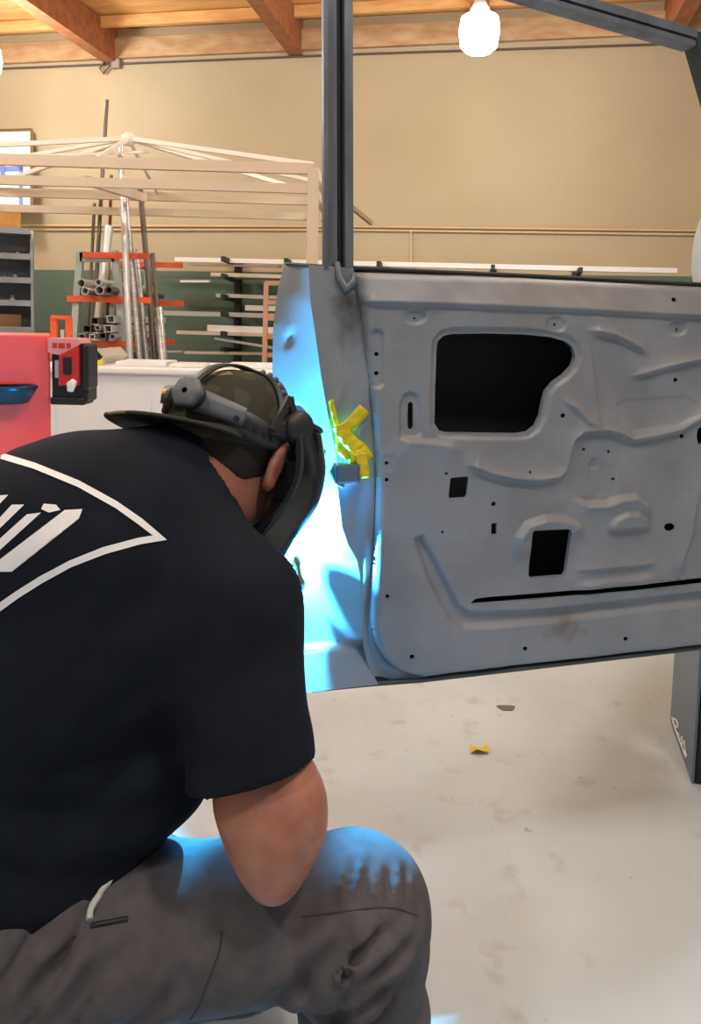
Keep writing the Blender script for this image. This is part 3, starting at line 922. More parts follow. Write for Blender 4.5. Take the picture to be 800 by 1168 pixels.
nr = np.abs(S2) < 0.72 * gs
UU = np.where(nr, UU - S2 * gu / gl ** 2, UU); VV = np.where(nr, VV - S2 * gv / gl ** 2, VV)
ok = (S2 < 0) | nr
P = np.stack([UU.ravel(), VV.ravel()], 1)
use = ok.ravel()
idx = -np.ones(len(P), int); idx[use] = np.arange(use.sum())
H = door_h(P[use])
base = np.array((DP.x, DP.y, 0.0)); dd = np.array(DD); dn = np.array(DN)
V3 = base + P[use][:, :1] * dd + H[:, None] * dn
V3[:, 2] += P[use][:, 1]
I = idx.reshape(UU.shape)
q4 = np.stack([I[:-1, :-1], I[1:, :-1], I[1:, 1:], I[:-1, 1:]], -1).reshape(-1, 4)
cs = (S2[:-1, :-1] + S2[1:, :-1] + S2[1:, 1:] + S2[:-1, 1:]).ravel()
q4 = q4[(q4 >= 0).all(1) & (cs < 0)]
vv = V3.tolist(); ff = q4.tolist()
for k, hp in HOLE_UV:                                  # turned-in lips of the openings
    dpth = .009 if k in ('big', 'square') else .004
    n = len(hp); hh = door_h(hp); o_ = len(vv)
    for (u, v), h_ in zip(hp, hh):
        vv.append(tuple(dxyz(u, v, h_))); vv.append(tuple(dxyz(u, v, h_ - dpth)))
    for i in range(n):
        j = (i + 1) % n
        ff.append((o_ + 2 * i, o_ + 2 * j, o_ + 2 * j + 1, o_ + 2 * i + 1))
raw('inner_panel', vv, ff, m_door, door)

def curve(tab, y):
    return float(np.interp(y, [a for a, _ in tab], [c for _, c in tab]))
OC = [(299, 325), (330, 317), (370, 312), (400, 311), (450, 311), (500, 309), (560, 306), (640, 303), (720, 302), (760, 304), (789, 312)]
CC = [(299, 352), (340, 354), (380, 360), (430, 367), (470, 374), (520, 384), (560, 386), (600, 390), (622, 397), (640, 407), (660, 411), (740, 414), (765, 420), (789, 432)]
LL = [(299, 402)] + LC + [(789, 488)]
def row_pt(px, s, off):
    top = 299 + (px - 325) * .09; bot = 790 - (px - 350) * .115
    return dpt(px, top + (bot - top) * s, off)
NS = 160
rows = []; rows2 = []; edge = []; edgeC = []
for i in range(NS + 1):
    s_ = i / NS; y = 299 + 490 * s_
    xo, xc, xl = curve(OC, y), curve(CC, y), curve(LL, y)
    r = []
    for k in range(15):
        t = k / 14
        x = xo + (xc - xo) * t
        off = .115 + (.026 - .115) * t + .010 * math.sin(math.pi * t)
        # round plug hole and a dent in the jamb
        d1 = math.hypot((x - 340), (y - 467)) / 9
        d2 = math.hypot((x - 331 + (y - 385) * .4) / 4, (y - 385) / 9)
        off += .010 * max(0, 1 - d1 ** 4) + .005 * math.exp(-d2 * d2) 
        bl_ = float(smoothstep(np.array(y), 733, 743))
        off = off * (1 - bl_) + (.046 - .034 * (y - 740) / 50 + .004 * (1 - t)) * bl_      # the pocket of the jamb ends above a foot sloped to catch arc light
        r.append(row_pt(x, s_, off))
    edge.append(r[0]); edgeC.append(r[-1])
    rows.append(r)
    r = []
    for k in range(17):
        t = k / 16
        x = xc + (xl + 1.5 - xc) * t
        off = .026 - .008 * t + .003 * math.sin(9 * t + y * .05) * math.sin(math.pi * t)
        # dented and gouged skin near the post foot
        off += .010 * math.exp(-((x - 386) / 7) ** 2 - ((y - 385) / 34) ** 2)
        off -= .006 * math.exp(-((x - 379 + (y - 470) * .4) / 5) ** 2 - ((y - 470) / 34) ** 2)
        r.append(row_pt(x, s_, off))
    rows2.append(r)
q = MB(); q.grid(rows); q.build('jamb', m_door, door)
q = MB(); q.grid(rows2); q.build('jamb_flange', m_door, door)
# outer skin, bottom and hinge end, coloured dark for the shade inside
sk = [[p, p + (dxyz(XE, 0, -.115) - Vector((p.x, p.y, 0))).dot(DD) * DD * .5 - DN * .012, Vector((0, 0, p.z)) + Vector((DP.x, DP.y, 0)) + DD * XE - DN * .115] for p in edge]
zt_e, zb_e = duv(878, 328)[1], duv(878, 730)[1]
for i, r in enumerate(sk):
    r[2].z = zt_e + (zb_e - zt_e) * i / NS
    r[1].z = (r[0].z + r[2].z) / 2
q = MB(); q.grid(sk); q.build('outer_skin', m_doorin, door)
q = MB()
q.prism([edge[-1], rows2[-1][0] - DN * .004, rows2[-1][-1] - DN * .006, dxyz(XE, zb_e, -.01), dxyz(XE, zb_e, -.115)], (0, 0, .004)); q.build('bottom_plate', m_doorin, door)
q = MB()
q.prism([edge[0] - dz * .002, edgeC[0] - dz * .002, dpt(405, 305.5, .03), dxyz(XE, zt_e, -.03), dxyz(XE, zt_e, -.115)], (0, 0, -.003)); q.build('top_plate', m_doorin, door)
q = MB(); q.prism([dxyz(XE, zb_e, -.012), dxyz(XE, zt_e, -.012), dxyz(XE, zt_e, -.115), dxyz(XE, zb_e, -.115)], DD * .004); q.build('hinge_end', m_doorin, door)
q = MB(); q.tube([dpt(404, 306, .02), dpt(600, 314.5, .02), dpt(800, 324.5, .02), dpt(876, 328.5, .02)], .004, 8); q.build('window_seal', m_rubber, door)
q = MB(); q.tube([dpt(356, 787, .03), dpt(420, 780.5, .025), dpt(480, 776, .012), dpt(640, 757.5, .012), dpt(800, 739, .012), dpt(876, 730, .012)], .0045, 8); q.build('bottom_hem', m_frame_d, door)

# window frame
def fbar(name, pts, x0, x1, m, parent, o0, o1):
    """a bar in the door plane between two pixel lines, from offset o0 to o1"""
    q = MB()
    (xa, ya), (xb, yb) = pts
    poly = [dpt(xa + x0[0], ya + x0[1], o0), dpt(xb + x0[0], yb + x0[1], o0), dpt(xb + x1[0], yb + x1[1], o0), dpt(xa + x1[0], ya + x1[1], o0)]
    q.prism(poly, -DN * (o1 - o0))
    return q.build(name, m, parent)
post = fbar('window_post', ((371, -80), (372, 312)), (3, 0), (13, 0), m_frame, door, .030, .070)
fbar('post_channel', ((371, -80), (372, 308)), (14, 0), (22, 0), m_rubber, post, .040, .066)
fbar('post_flange', ((371, -80), (372, 312)), (22, 0), (31.5, 0), m_frame, post, .026, .062)
fbar('post_lip', ((371, -80), (372, 306)), (-2, 0), (3, 0), m_frame, post, .020, .034)
q = MB(); q.tube([dpt(384, 300, .03), dpt(388, 318, .022), dpt(394, 330, .018), dpt(404, 322, .018), dpt(405, 312, .02)], [.007, .008, .009, .008, .006], 10)
q.build('post_foot', m_frame, post)
tb = fbar('top_rail', ((369, -92), (796, 33)), (0, 0), (0, 10), m_frame, door, .026, .070)
fbar('rail_channel', ((369, -82), (796, 43)), (0, 0), (0, 4), m_rubber, tb, .036, .066)
fbar('rail_flange', ((369, -78), (794, 46)), (0, 0), (0, 6), m_frame, tb, .024, .060)
fr_ = fbar('front_rail', ((792, 36), (876, 332)), (0, 0), (9, 0), mat('seal_green', L(40, 58, 54), 0.5), door, .028, .064)
# latch in the jamb
m_latch = mat('latch_metal', L(120, 140, 160), 0.25, metal=0.8)
q = MB(); q.box(dpt(395, 540, .004), (.046, .022, .036), Matrix((DD, -DN, dz)).transposed(), .006)
lt = q.build('latch', m_latch, door)
q = MB(); q.tube([dpt(384, 529, .006), dpt(379, 538, .002), dpt(383, 550, 0), dpt(392, 554, -.002)], .005, 8); q.build('latch_claw', m_latch, lt)
# hinges out of the frame
for z in (zb_e + .12, zt_e - .1):
    q = MB(); q.box(dxyz(XE + .03, z, -.05), (.10, .06, .06), Matrix((DD, -DN, dz)).transposed(), .006); q.build('hinge', m_frame, door)

# ------------------------------------------------------------------ yellow masking tape on the jamb
m_tape = mat('yellow_tape', L(232, 206, 30), 0.55, col2=L(214, 186, 20), scale=60)
def tape(pts, wpx, off, lab):
    pts = [np.array(p, float) for p in catmull(pts, 5)]
    rows = []
    for i, p in enumerate(pts):
        t = pts[min(i + 1, len(pts) - 1)] - pts[max(i - 1, 0)]
        nn = np.array((-t[1], t[0])) / max(np.hypot(*t), 1e-6)
        rows.append([dpt(*(p + nn * wpx * k), off - .0015 * math.sin(i * 1.7 + 3 * k)) for k in (-.5, -.17, .17, .5)])
    q = MB(); q.grid(rows)
    o = q.build('tape_strip', m_tape)
    md = o.modifiers.new('t', 'SOLIDIFY'); md.thickness = .0006
    tag(o, lab, 'tape', 'yellow tape strips on the door')
tape([(416, 466), (404, 480), (390, 494)], 15, .010, 'yellow tape strip slanting to the upper right on the door jamb')
tape([(387, 484), (394, 497), (403, 507), (414, 514)], 17, .0075, 'yellow tape strip slanting to the lower right across the jamb')
tape([(422, 514), (412, 520), (400, 522)], 15, .005, 'yellow tape strip lying flat above the latch')
tape([(411, 517), (414, 530), (416, 545)], 13, .0025, 'yellow tape strip hanging down beside the latch')
tape([(378, 456), (381, 472), (385, 490), (387, 512)], 6, .016, 'narrow yellow tape strip along the jamb edge')
tape([(388, 505), (392, 515), (402, 521)], 12, .0125, 'crumpled yellow tape piece just above the latch')

# ------------------------------------------------------------------ the vehicle that carries the door
m_wht = mat('white_body', L(232, 232, 230), 0.35)
vb = thing('vehicle_body', at(1000, 700, 1.95), 'white vehicle body at the right edge behind the door', 'vehicle')
vb.location.z = 0
q = MB()
prof = [tuple(p) for p in catmull([(803, 240), (793, 268), (789.5, 295), (790, 318), (800, 350), (818, 420), (822, 540)], 5)] + [(824, 630), (1300, 630), (1300, 240)]
q.prism([at(x, y, 1.72) for x, y in prof], (.55, .8, 0)); q.build('cowl_panel', m_wht, vb)
q = MB(); q.prism([at(x, y, 1.72) for x, y in ((800, 58), (808, 55), (850, 240), (838, 240))], (.01, .06, 0)); q.build('windshield_pillar', m_wht, vb)
wc = Vector((2.3, 2.3, .38))
q = MB(); q.lathe(wc - Vector((0, .12, 0)), (0, 1, 0), [(.2, 0), (.33, .005), (.38, .03), (.38, .21), (.33, .235), (.2, .24)], 32); q.build('tyre', m_rubber, vb)
q = MB(); q.lathe(wc - Vector((0, .125, 0)), (0, 1, 0), [(.03, .02), (.1, .03), (.19, .0), (.2, .02)], 24); q.build('wheel', m_galv, vb)


# ================================================================== signed distance bodies
class Field:
    def __init__(s, lo, hi, h):
        s.lo = np.array(lo, np.float32); s.h = h
        s.n = np.ceil((np.array(hi) - s.lo) / h).astype(int) + 1
        s.ax = [s.lo[i] + h * np.arange(s.n[i], dtype=np.float32) for i in range(3)]
        s.f = np.full(tuple(s.n), 0.3, np.float32)
    def sub(s, lo, hi):
        sl = []
        for i in range(3):
            a = int(max(0, math.floor((lo[i] - s.lo[i]) / s.h))); c = int(min(s.n[i], math.ceil((hi[i] - s.lo[i]) / s.h) + 1))
            sl.append(slice(a, max(a, c)))
        X, Y, Z = np.meshgrid(s.ax[0][sl[0]], s.ax[1][sl[1]], s.ax[2][sl[2]], indexing='ij')
        return tuple(sl), X, Y, Z
    def union(s, sl, d, k):
        a = s.f[sl]
        if k <= 0:
            s.f[sl] = np.minimum(a, d); return
        hh = np.clip(0.5 + 0.5 * (a - d) / k, 0, 1)
        s.f[sl] = a * (1 - hh) + d * hh - k * hh * (1 - hh)
    def cone(s, a, b, ra, rb, k=.03, flat=None):
        """round cone; flat=(axis, factor) squeezes it along an axis"""
        a = np.array(a, np.float32); b = np.array(b, np.float32)
        m = max(ra, rb) * (1 if not flat else max(1, flat[1])) + .07
        sl, X, Y, Z = s.sub(np.minimum(a, b) - m, np.maximum(a, b) + m)
        e = b - a; L2 = float(e @ e) + 1e-9
        dx, dy, dz_ = X - a[0], Y - a[1], Z - a[2]
        t = np.clip((dx * e[0] + dy * e[1] + dz_ * e[2]) / L2, 0, 1)
        dx -= t * e[0]; dy -= t * e[1]; dz_ -= t * e[2]
        if flat:
            ax = np.array(flat[0], np.float32); ax /= np.linalg.norm(ax)
            q = dx * ax[0] + dy * ax[1] + dz_ * ax[2]
            g = q * (1 / flat[1] - 1)
            dx += g * ax[0]; dy += g * ax[1]; dz_ += g * ax[2]
        d = np.sqrt(dx * dx + dy * dy + dz_ * dz_) - (ra + t * (rb - ra))
        s.union(sl, d, k)
    def ell(s, c, r, R=None, k=.03):
        """ellipsoid; R columns are its axes"""
        c = np.array(c, np.float32); m = max(r) + .07
        sl, X, Y, Z = s.sub(c - m, c + m)
        dx, dy, dz_ = X - c[0], Y - c[1], Z - c[2]
        A = np.array(R if R is not None else np.eye(3), np.float32)
        u = dx * A[0, 0] + dy * A[1, 0] + dz_ * A[2, 0]
        v = dx * A[0, 1] + dy * A[1, 1] + dz_ * A[2, 1]
        w_ = dx * A[0, 2] + dy * A[1, 2] + dz_ * A[2, 2]
        k0 = np.sqrt((u / r[0]) ** 2 + (v / r[1]) ** 2 + (w_ / r[2]) ** 2)
        k1 = np.sqrt((u / r[0] ** 2) ** 2 + (v / r[1] ** 2) ** 2 + (w_ / r[2] ** 2) ** 2) + 1e-6
        s.union(sl, k0 * (k0 - 1) / k1, k)
    def XYZ(s):
        return np.meshgrid(*s.ax, indexing='ij')
    def cut(s, p, n, k=0.0):
        """keep the side of the plane that n points away from"""
        p = np.array(p, np.float32); n = np.array(n, np.float32); n /= np.linalg.norm(n)
        X, Y, Z = s.ax[0][:, None, None], s.ax[1][None, :, None], s.ax[2][None, None, :]
        d = (X - p[0]) * n[0] + (Y - p[1]) * n[1] + (Z - p[2]) * n[2]
        if k <= 0:
            s.f = np.maximum(s.f, d)
        else:
            hh = np.clip(0.5 - 0.5 * (s.f - d) / k, 0, 1)
            s.f = s.f * (1 - hh) + d * hh + k * hh * (1 - hh)
    def mesh(s):
        f = s.f; n = f.shape
        ins = f < 0
        cells = tuple(m - 1 for m in n)
        acc = np.zeros(cells + (3,), np.float32); cnt = np.zeros(cells, np.float32)
        off = [(i, j, k) for i in (0, 1) for j in (0, 1) for k in (0, 1)]
        def part(arr, o):
            return arr[o[0]:n[0] - 1 + o[0], o[1]:n[1] - 1 + o[1], o[2]:n[2] - 1 + o[2]]
        allin = np.ones(cells, bool); anyin = np.zeros(cells, bool)
        for o in off:
            a = part(ins, o); allin &= a; anyin |= a
        act = anyin & ~allin
        ci = np.argwhere(act)
        vid = -np.ones(cells, np.int64); vid[act] = np.arange(len(ci))
        pos = np.zeros((len(ci), 3)); c2 = np.zeros(len(ci))
        for o in off:
            for ax in range(3):
                if o[ax]:
                    continue
                o2 = list(o); o2[ax] = 1
                a = f[ci[:, 0] + o[0], ci[:, 1] + o[1], ci[:, 2] + o[2]]
                c = f[ci[:, 0] + o2[0], ci[:, 1] + o2[1], ci[:, 2] + o2[2]]
                m = (a < 0) != (c < 0)
                t = np.where(m, a / np.where(m, a - c, 1), 0)
                pp = np.tile(np.array(o, float), (len(ci), 1)); pp[:, ax] = t
                pos += pp * m[:, None]; c2 += m
        pos = (ci + pos / c2[:, None]) * s.h + s.lo
        faces = []
        for ax in range(3):
            a1, a2 = [(1, 2), (2, 0), (0, 1)][ax]
            sl0 = [slice(None)] * 3; sl1 = [slice(None)] * 3
            sl0[ax] = slice(0, n[ax] - 1); sl1[ax] = slice(1, n[ax])
            A = ins[tuple(sl0)]; B = ins[tuple(sl1)]
            e = np.argwhere(A != B)
            e = e[(e[:, a1] > 0) & (e[:, a2] > 0) & (e[:, a1] < n[a1] - 1) & (e[:, a2] < n[a2] - 1)]
            def cid(d1, d2):
                q = e.copy(); q[:, a1] += d1; q[:, a2] += d2
                return vid[q[:, 0], q[:, 1], q[:, 2]]
            qd = np.stack([cid(-1, -1), cid(0, -1), cid(0, 0), cid(-1, 0)], 1)
            fl = ~A[e[:, 0], e[:, 1], e[:, 2]]
            qd[fl] = qd[fl][:, ::-1]
            faces.append(qd)
        fc = np.concatenate(faces)
        return pos, fc
    def build(s, name, m, parent, smooth_it=2):
        v, f = s.mesh()
        # a little smoothing along the surface
        for _ in range(smooth_it):
            acc = np.zeros_like(v); ct = np.zeros(len(v))
            for a, b_ in ((0, 1), (1, 2), (2, 3), (3, 0)):
                np.add.at(acc, f[:, a], v[f[:, b_]]); np.add.at(ct, f[:, a], 1)
                np.add.at(acc, f[:, b_], v[f[:, a]]); np.add.at(ct, f[:, b_], 1)
            v = v * .4 + .6 * acc / np.maximum(ct, 1)[:, None]
        o = raw(name, v.tolist(), f.tolist(), m, parent)
        return o, v, f

def seg_sin(X, Y, Z, p, d, wl, warp=.0):
    """folds: waves across direction d"""
    p = np.array(p); d = np.array(d, float); d /= np.linalg.norm(d)
    return np.sin(((X - p[0]) * d[0] + (Y - p[1]) * d[1] + (Z - p[2]) * d[2]) * 2 * math.pi / wl + warp)
def fall(X, Y, Z, p, r):
    return np.exp(-(((X - p[0]) ** 2 + (Y - p[1]) ** 2 + (Z - p[2]) ** 2) / (r * r)))

# ------------------------------------------------------------------ joints
def nv(*a):
    return np.array(a, float)
def A_(px, py, y):
    return np.array(at(px, py, y))
HF_YAW = math.atan2(.62, .78)                        # head turn, right of straight away
hp_ = math.radians(20)
hf = nv(math.sin(HF_YAW) * math.cos(hp_), math.cos(HF_YAW) * math.cos(hp_), -math.sin(hp_))
hr = nv(math.cos(HF_YAW), -math.sin(HF_YAW), 0)
hu = np.cross(hr, hf)
HC = A_(264, 502, 1.155)                              # middle of the skull
HR = np.stack([hr, hf, hu], 1)
def hd(r, f, u):
    return HC + hr * r + hf * f + hu * u
C7 = A_(196, 556, 1.075)
RS = A_(270, 688, .965); LS = nv(-.42, 1.18, .90)
RE = A_(308, 968, .875); 
RW = nv(-.175, 1.12, .735)                           # right wrist, hidden behind the sleeve
LE = nv(-.38, 1.36, .64); LW = A_(170, 770, 1.24)
T5 = A_(62, 628, 1.0); T10 = A_(-5, 760, .98); LUM = A_(-30, 900, .99); PEL = nv(-.44, 1.01, .40)
RH = nv(-.375, .945, .375); LH = nv(-.45, 1.10, .37)
RK = A_(405, 1042, .945); RA = A_(424, 1385, .945); RA[2] = .09
LK = nv(-.16, 1.28, .085); LA = nv(-.52, 1.24, .09)
ft = nv(.75, .66, 0)                                 # chest direction
rt = nv(.66, -.75, 0)
TR = np.stack([rt, ft, nv(0, 0, 1)], 1)

m_skin = mat('skin', L(176, 118, 98), 0.5, col2=L(160, 102, 84), scale=35, detail=5, bump=0.05, bscale=260)
m_hair = mat('short_hair', L(36, 28, 24), 0.9, col2=L(52, 40, 34), scale=300, bump=0.4, bscale=500)
m_shirt = mat('navy_black_cotton', L(20, 26, 37), 0.9, col2=L(17, 22, 31), scale=30, bump=0.06, bscale=300, spec=0.2)
m_trous = mat('grey_work_cloth', L(92, 88, 91), 0.9, col2=L(82, 79, 82), scale=40, bump=0.08, bscale=500, spec=0.2)
m_boot = mat('boot_leather', L(30, 27, 26), 0.6)
person = thing('person', (PEL[0] + .1, PEL[1], 0), 'kneeling person in black shirt and grey trousers leaning to the door', 'person')

# ------------------------------------------------------------------ body (one continuous mesh)
B = Field((-.78, .68, 0.0), (.22, 1.56, 1.20), .0047)
B.ell(hd(0, 0, .005), (.074, .096, .092), HR, .02)
B.ell(hd(0, -.03, .0), (.070, .072, .078), HR, .02)
B.ell(hd(0, .045, -.068), (.052, .055, .058), HR, .03)
B.cone(hd(0, .098, -.015), hd(0, .114, -.045), .008, .012, .012)
B.ell(hd(0, .098, -.078), (.022, .012, .010), HR, .012)
B.ell(hd(0, .09, .018), (.055, .015, .012), HR, .015)
for sx in (-1, 1):
    ec = hd(.080 * sx, .030, -.022)
    e2 = -hf * .95 + hr * sx * .33; e2 /= np.linalg.norm(e2); e1 = hu + hf * .30; e1 /= np.linalg.norm(e1)
    en = np.cross(e1, e2)
    B.ell(ec + e2 * .006, (.0075, .017, .030), np.stack([en, e2, e1], 1), .008)
    ps = [ec + e1 * (.033 * math.sin(a)) + e2 * (.004 + .019 * math.cos(a) * (1 if math.sin(a) > -.4 else .8)) for a in [math.radians(125 - 235 * i / 9) for i in range(10)]]
    for p_, q_ in zip(ps[:-1], ps[1:]):
        B.cone(p_, q_, .0058, .0056, .006)
    B.ell(ec - e1 * .032 + e2 * .003, (.007, .010, .010), np.stack([en, e2, e1], 1), .008)
B.cone(hd(0, -.045, -.05), C7 + nv(0.01, 0.0, -.01), .060, .064, .03)
B.cone(hd(0, .005, -.09), C7 + nv(.06, .05, -.03), .045, .055, .03)
for a, b_, ra, rb in ((C7, RS, .054, .056), (C7, LS, .052, .056)):
    B.cone(a, b_, ra, rb, .04)
for a, b_, ra, rb in ((C7 - nv(.02, .02, .03), T5, .06, .11), (T5, T10, .11, .105), (T10, LUM, .105, .10), (LUM, PEL, .10, .11)):
    B.cone(a, b_, ra, rb, .05)
B.ell(T5 + ft * .04 + rt * .0, (.155, .10, .15), TR, .06)
B.cone(RS, RE + nv(0, 0, .02), .060, .046, .03); B.cone(LS, LE, .052, .042, .03)
B.ell(RE + nv(.0, .0, .062), (.066, .056, .062), None, .03)
B.ell(RE + nv(.012, .0, .025), (.050, .048, .05), None, .03)
B.ell(RE + nv(.006, -.014, -.022), (.030, .032, .032), None, .03)
B.cone(RE + nv(0, .01, .01), RW, .042, .029, .025); B.cone(LE, LW, .042, .028, .03)
def hand(F_, wrist, dirn, palm_n, grip=1.0, thumb_side=1):
    """palm, four unequal curled fingers and a thumb from the side of the palm"""
    d = np.array(dirn, float); d /= np.linalg.norm(d)
    n = np.array(palm_n, float); n -= d * (n @ d); n /= np.linalg.norm(n)
    sd = np.cross(d, n) * thumb_side
    F_.cone(wrist, wrist + d * .085, .026, .036, .015, flat=(n, .55))
    for i, (o, ln) in enumerate(((.030, .072), (.010, .080), (-.010, .074), (-.029, .058))):
        a = wrist + d * .09 + sd * o
        b1 = a + (d * .8 + n * .6 * grip) * ln * .5
        b2 = b1 + (d * (.55 - .7 * grip) + n * .85) * ln * .36
        b3 = b2 + (-d * .8 * grip + n * .45) * ln * .3
        F_.cone(a - d * .02, b1, .0100, .0092, .006); F_.cone(b1, b2, .0092, .0085, .004); F_.cone(b2, b3, .0085, .0072, .004)
    t0 = wrist + d * .025 + sd * .028
    t1 = t0 + (d * .6 + sd * .55 + n * .45) * .045
    t2 = t1 + (d * .65 + n * .6 - sd * .15) * .038
    F_.cone(t0, t1, .014, .0115, .010); F_.cone(t1, t2, .0115, .009, .004)
GRIP_DIR = nv(.15, .62, .55)
hand(B, RW, GRIP_DIR, nv(-.9, .2, .0), 1.0, 1)
hand(B, LW, A_(265, 745, 1.28) - LW, nv(0, -.2, 1), .3, -1)
for a, b_, ra, rb in ((RH, RK, .085, .062), (RK, RA, .058, .042), (LH, LK, .085, .062), (LK, LA, .058, .042), (RA, RA + nv(.13, -.03, -.055), .038, .03), (LA, LA + nv(-.06, .02, -.06), .038, .03)):
    B.cone(a, b_, ra, rb, .03)
B.cone(PEL, RH, .10, .085, .04); B.cone(PEL, LH, .10, .085, .04)
body, bv, bf = B.build('body', m_skin, person, 2)

# hair below the cap
Hh = Field(HC - .16, HC + .16, .0045)
Hh.ell(hd(0, 0, .005), (.0765, .0985, .0945), HR, .02)
Hh.ell(hd(0, -.03, .0), (.0725, .0745, .0805), HR, .02)
Hh.cone(hd(0, -.045, -.05), C7 + nv(0.01, 0.0, -.01), .0625, .0665, .03)
Hh.cut(hd(0, -.08, -.042), -hu * .95 - hf * .30, .004)
Hh.cut(hd(0, .02, 0), hf, .004)
Hh.build('hair', m_hair, person, 1)

# eyes (behind the mask)
for sx in (-1, 1):
    q = MB(); q.lathe(hd(.032 * sx, .082, -.002), Vector(hf), [(.002, .012), (.008, .009), (.012, 0), (.008, -.009), (.002, -.012)], 12); q.build('eye', m_stockw, person)

# ------------------------------------------------------------------ shirt
nk0 = (hd(0, -.03, -.05) - C7); nk0 /= np.linalg.norm(nk0)
T = Field((-.80, .70, .40), (.10, 1.42, 1.12), .0056)
T.cone(C7 - nk0 * .03, C7 + nk0 * .075, .074, .072, .03)
T.cone(C7 + nv(-.004, -.004, -.012), RS + nv(.0, 0, .004), .068, .074, .05)
T.cone(C7, LS, .074, .070, .05)
for a, b_, ra, rb in ((C7 - nv(.03, .03, .03), T5, .075, .125), (T5, T10, .125, .128), (T10, LUM, .128, .135), (LUM, PEL + nv(.0, -.01, .04), .135, .15)):
    T.cone(a, b_, ra, rb, .06)
T.ell(T5 + ft * .05 + nv(0, 0, -.02), (.175, .12, .16), TR, .07)
T.ell(LUM + ft * .06 + rt * .02 + nv(0, 0, .0), (.155, .135, .17), TR, .07)
T.cone(RS + nv(-.02, 0, -.03), T10 + rt * .09 + ft * .05, .075, .10, .06)
T.cone(A_(228, 740, .99), A_(160, 870, .99), .075, .085, .05)
T.cone(A_(160, 870, .99), A_(40, 1010, .97), .085, .10, .05)
ad = (RE - RS) / np.linalg.norm(RE - RS)
HEM = A_(287, 884, .88)
T.cone(RS, HEM + ad * .02, .078, .078, .035)
T.cone(LS, LS + (LE - LS) * .75, .068, .062, .04)
X, Y, Z = T.XYZ()
# folds: armpit to shoulder, waist bunching, sleeve
T.f += .004 * seg_sin(X, Y, Z, RS, nv(.5, .2, -1), .085, 2 * np.sin(X * 22)) * fall(X, Y, Z, RS + nv(-.08, 0, -.14), .17)
T.f += .005 * seg_sin(X, Y, Z, LUM, nv(.25, .0, 1), .075, 1.6 * np.sin(X * 17 + 1)) * fall(X, Y, Z, LUM + nv(.12, -.1, -.05), .17)
T.f += .0018 * np.sin(X * 37 + 3 * np.sin(Z * 15)) * np.sin(Z * 29 + 2 * np.sin(X * 13))
del X, Y, Z
# neck opening, sleeve hems, shirt hem
def hem_cut(Fd, p, n, c, r):
    """plane cut that acts only within r of c"""
    p = np.array(p); n = np.array(n, float); n /= np.linalg.norm(n)
    sl, X, Y, Z = Fd.sub(np.array(c) - r, np.array(c) + r)
    d = (X - p[0]) * n[0] + (Y - p[1]) * n[1] + (Z - p[2]) * n[2]
    inside = ((X - c[0]) ** 2 + (Y - c[1]) ** 2 + (Z - c[2]) ** 2) < r * r
    Fd.f[sl] = np.where(inside, np.maximum(Fd.f[sl], d), Fd.f[sl])
hem_cut(T, HEM, ad * .9 + nv(.10, 0, -.12), HEM + ad * .07 + nv(.02, -.01, 0), .12)
le_d = (LE - LS) / np.linalg.norm(LE - LS)
hem_cut(T, LS + le_d * .20, le_d, LS + le_d * .28, .11)
nk = (hd(0, -.03, -.05) - C7); nk /= np.linalg.norm(nk)
hem_cut(T, C7 + nk * .006 + nv(0, 0, .0), nk - nv(0, 0, .10), C7 + nk * .09 + nv(.02, -.01, 0), .095)
T.cut(A_(0, 1108, .88), nv(-.35, .1, -1), .01)
shirt, sv, sf = T.build('t_shirt', m_shirt, person, 3)

# sleeve hem band and collar
bvh_s = BVHTree.FromPolygons([Vector(x) for x in sv.tolist()], sf.tolist())
def rib(bvh, px, py, lift=.0015):
    d = ray(px, py).normalized()
    h_, n_, i_, t_ = bvh.ray_cast(CAM, d)
    if h_ is None:
        return None
    return h_ + n_ * lift
def decal(polys, bvh, name, m, parent, lift=.0012):
    """lay flat print (pixel polygons) on a surface, cut fine enough to follow it"""
    V, Fc = [], []
    for pl in polys:
        bm = bmesh.new()
        bm.faces.new([bm.verts.new((x, y, 0)) for x, y in pl])
        bmesh.ops.triangulate(bm, faces=bm.faces[:])
        for _ in range(6):
            lg = [e for e in bm.edges if e.calc_length() > 5]
            if not lg:
                break
            bmesh.ops.subdivide_edges(bm, edges=lg, cuts=1)
            bmesh.ops.triangulate(bm, faces=[f for f in bm.faces if len(f.verts) > 3])
        o_ = len(V)
        for i, v in enumerate(bm.verts):
            v.index = i
            V.append(rib(bvh, v.co.x, v.co.y, lift))
        Fc += [[o_ + v.index for v in f.verts] for f in bm.faces]
        bm.free()
    Fc = [f for f in Fc if all(V[i] is not None for i in f)]
    V = [tuple(p) if p is not None else tuple(V[Fc[0][0]]) for p in V]
    o = raw(name, V, Fc, m, parent)
    bm = bmesh.new(); bm.from_mesh(o.data); bmesh.ops.remove_doubles(bm, verts=bm.verts[:], dist=1e-5)
    bmesh.ops.delete(bm, geom=[v for v in bm.verts if not v.link_faces], context='VERTS')
    bm.to_mesh(o.data); bm.free()
    return o
def stroke(pts, wpx):
    pts = [np.array(p, float) for p in pts]
    lf_, rg_ = [], []
    for i, p in enumerate(pts):
        t = pts[min(i + 1, len(pts) - 1)] - pts[max(i - 1, 0)]
        nn = np.array((-t[1], t[0])) / np.hypot(*t) * wpx / 2
        lf_.append(tuple(p + nn)); rg_.append(tuple(p - nn))
    return [[lf_[i], lf_[i + 1], rg_[i + 1], rg_[i]] for i in range(len(pts) - 1)]
m_print = mat('white_print', L(232, 232, 234), 0.7)
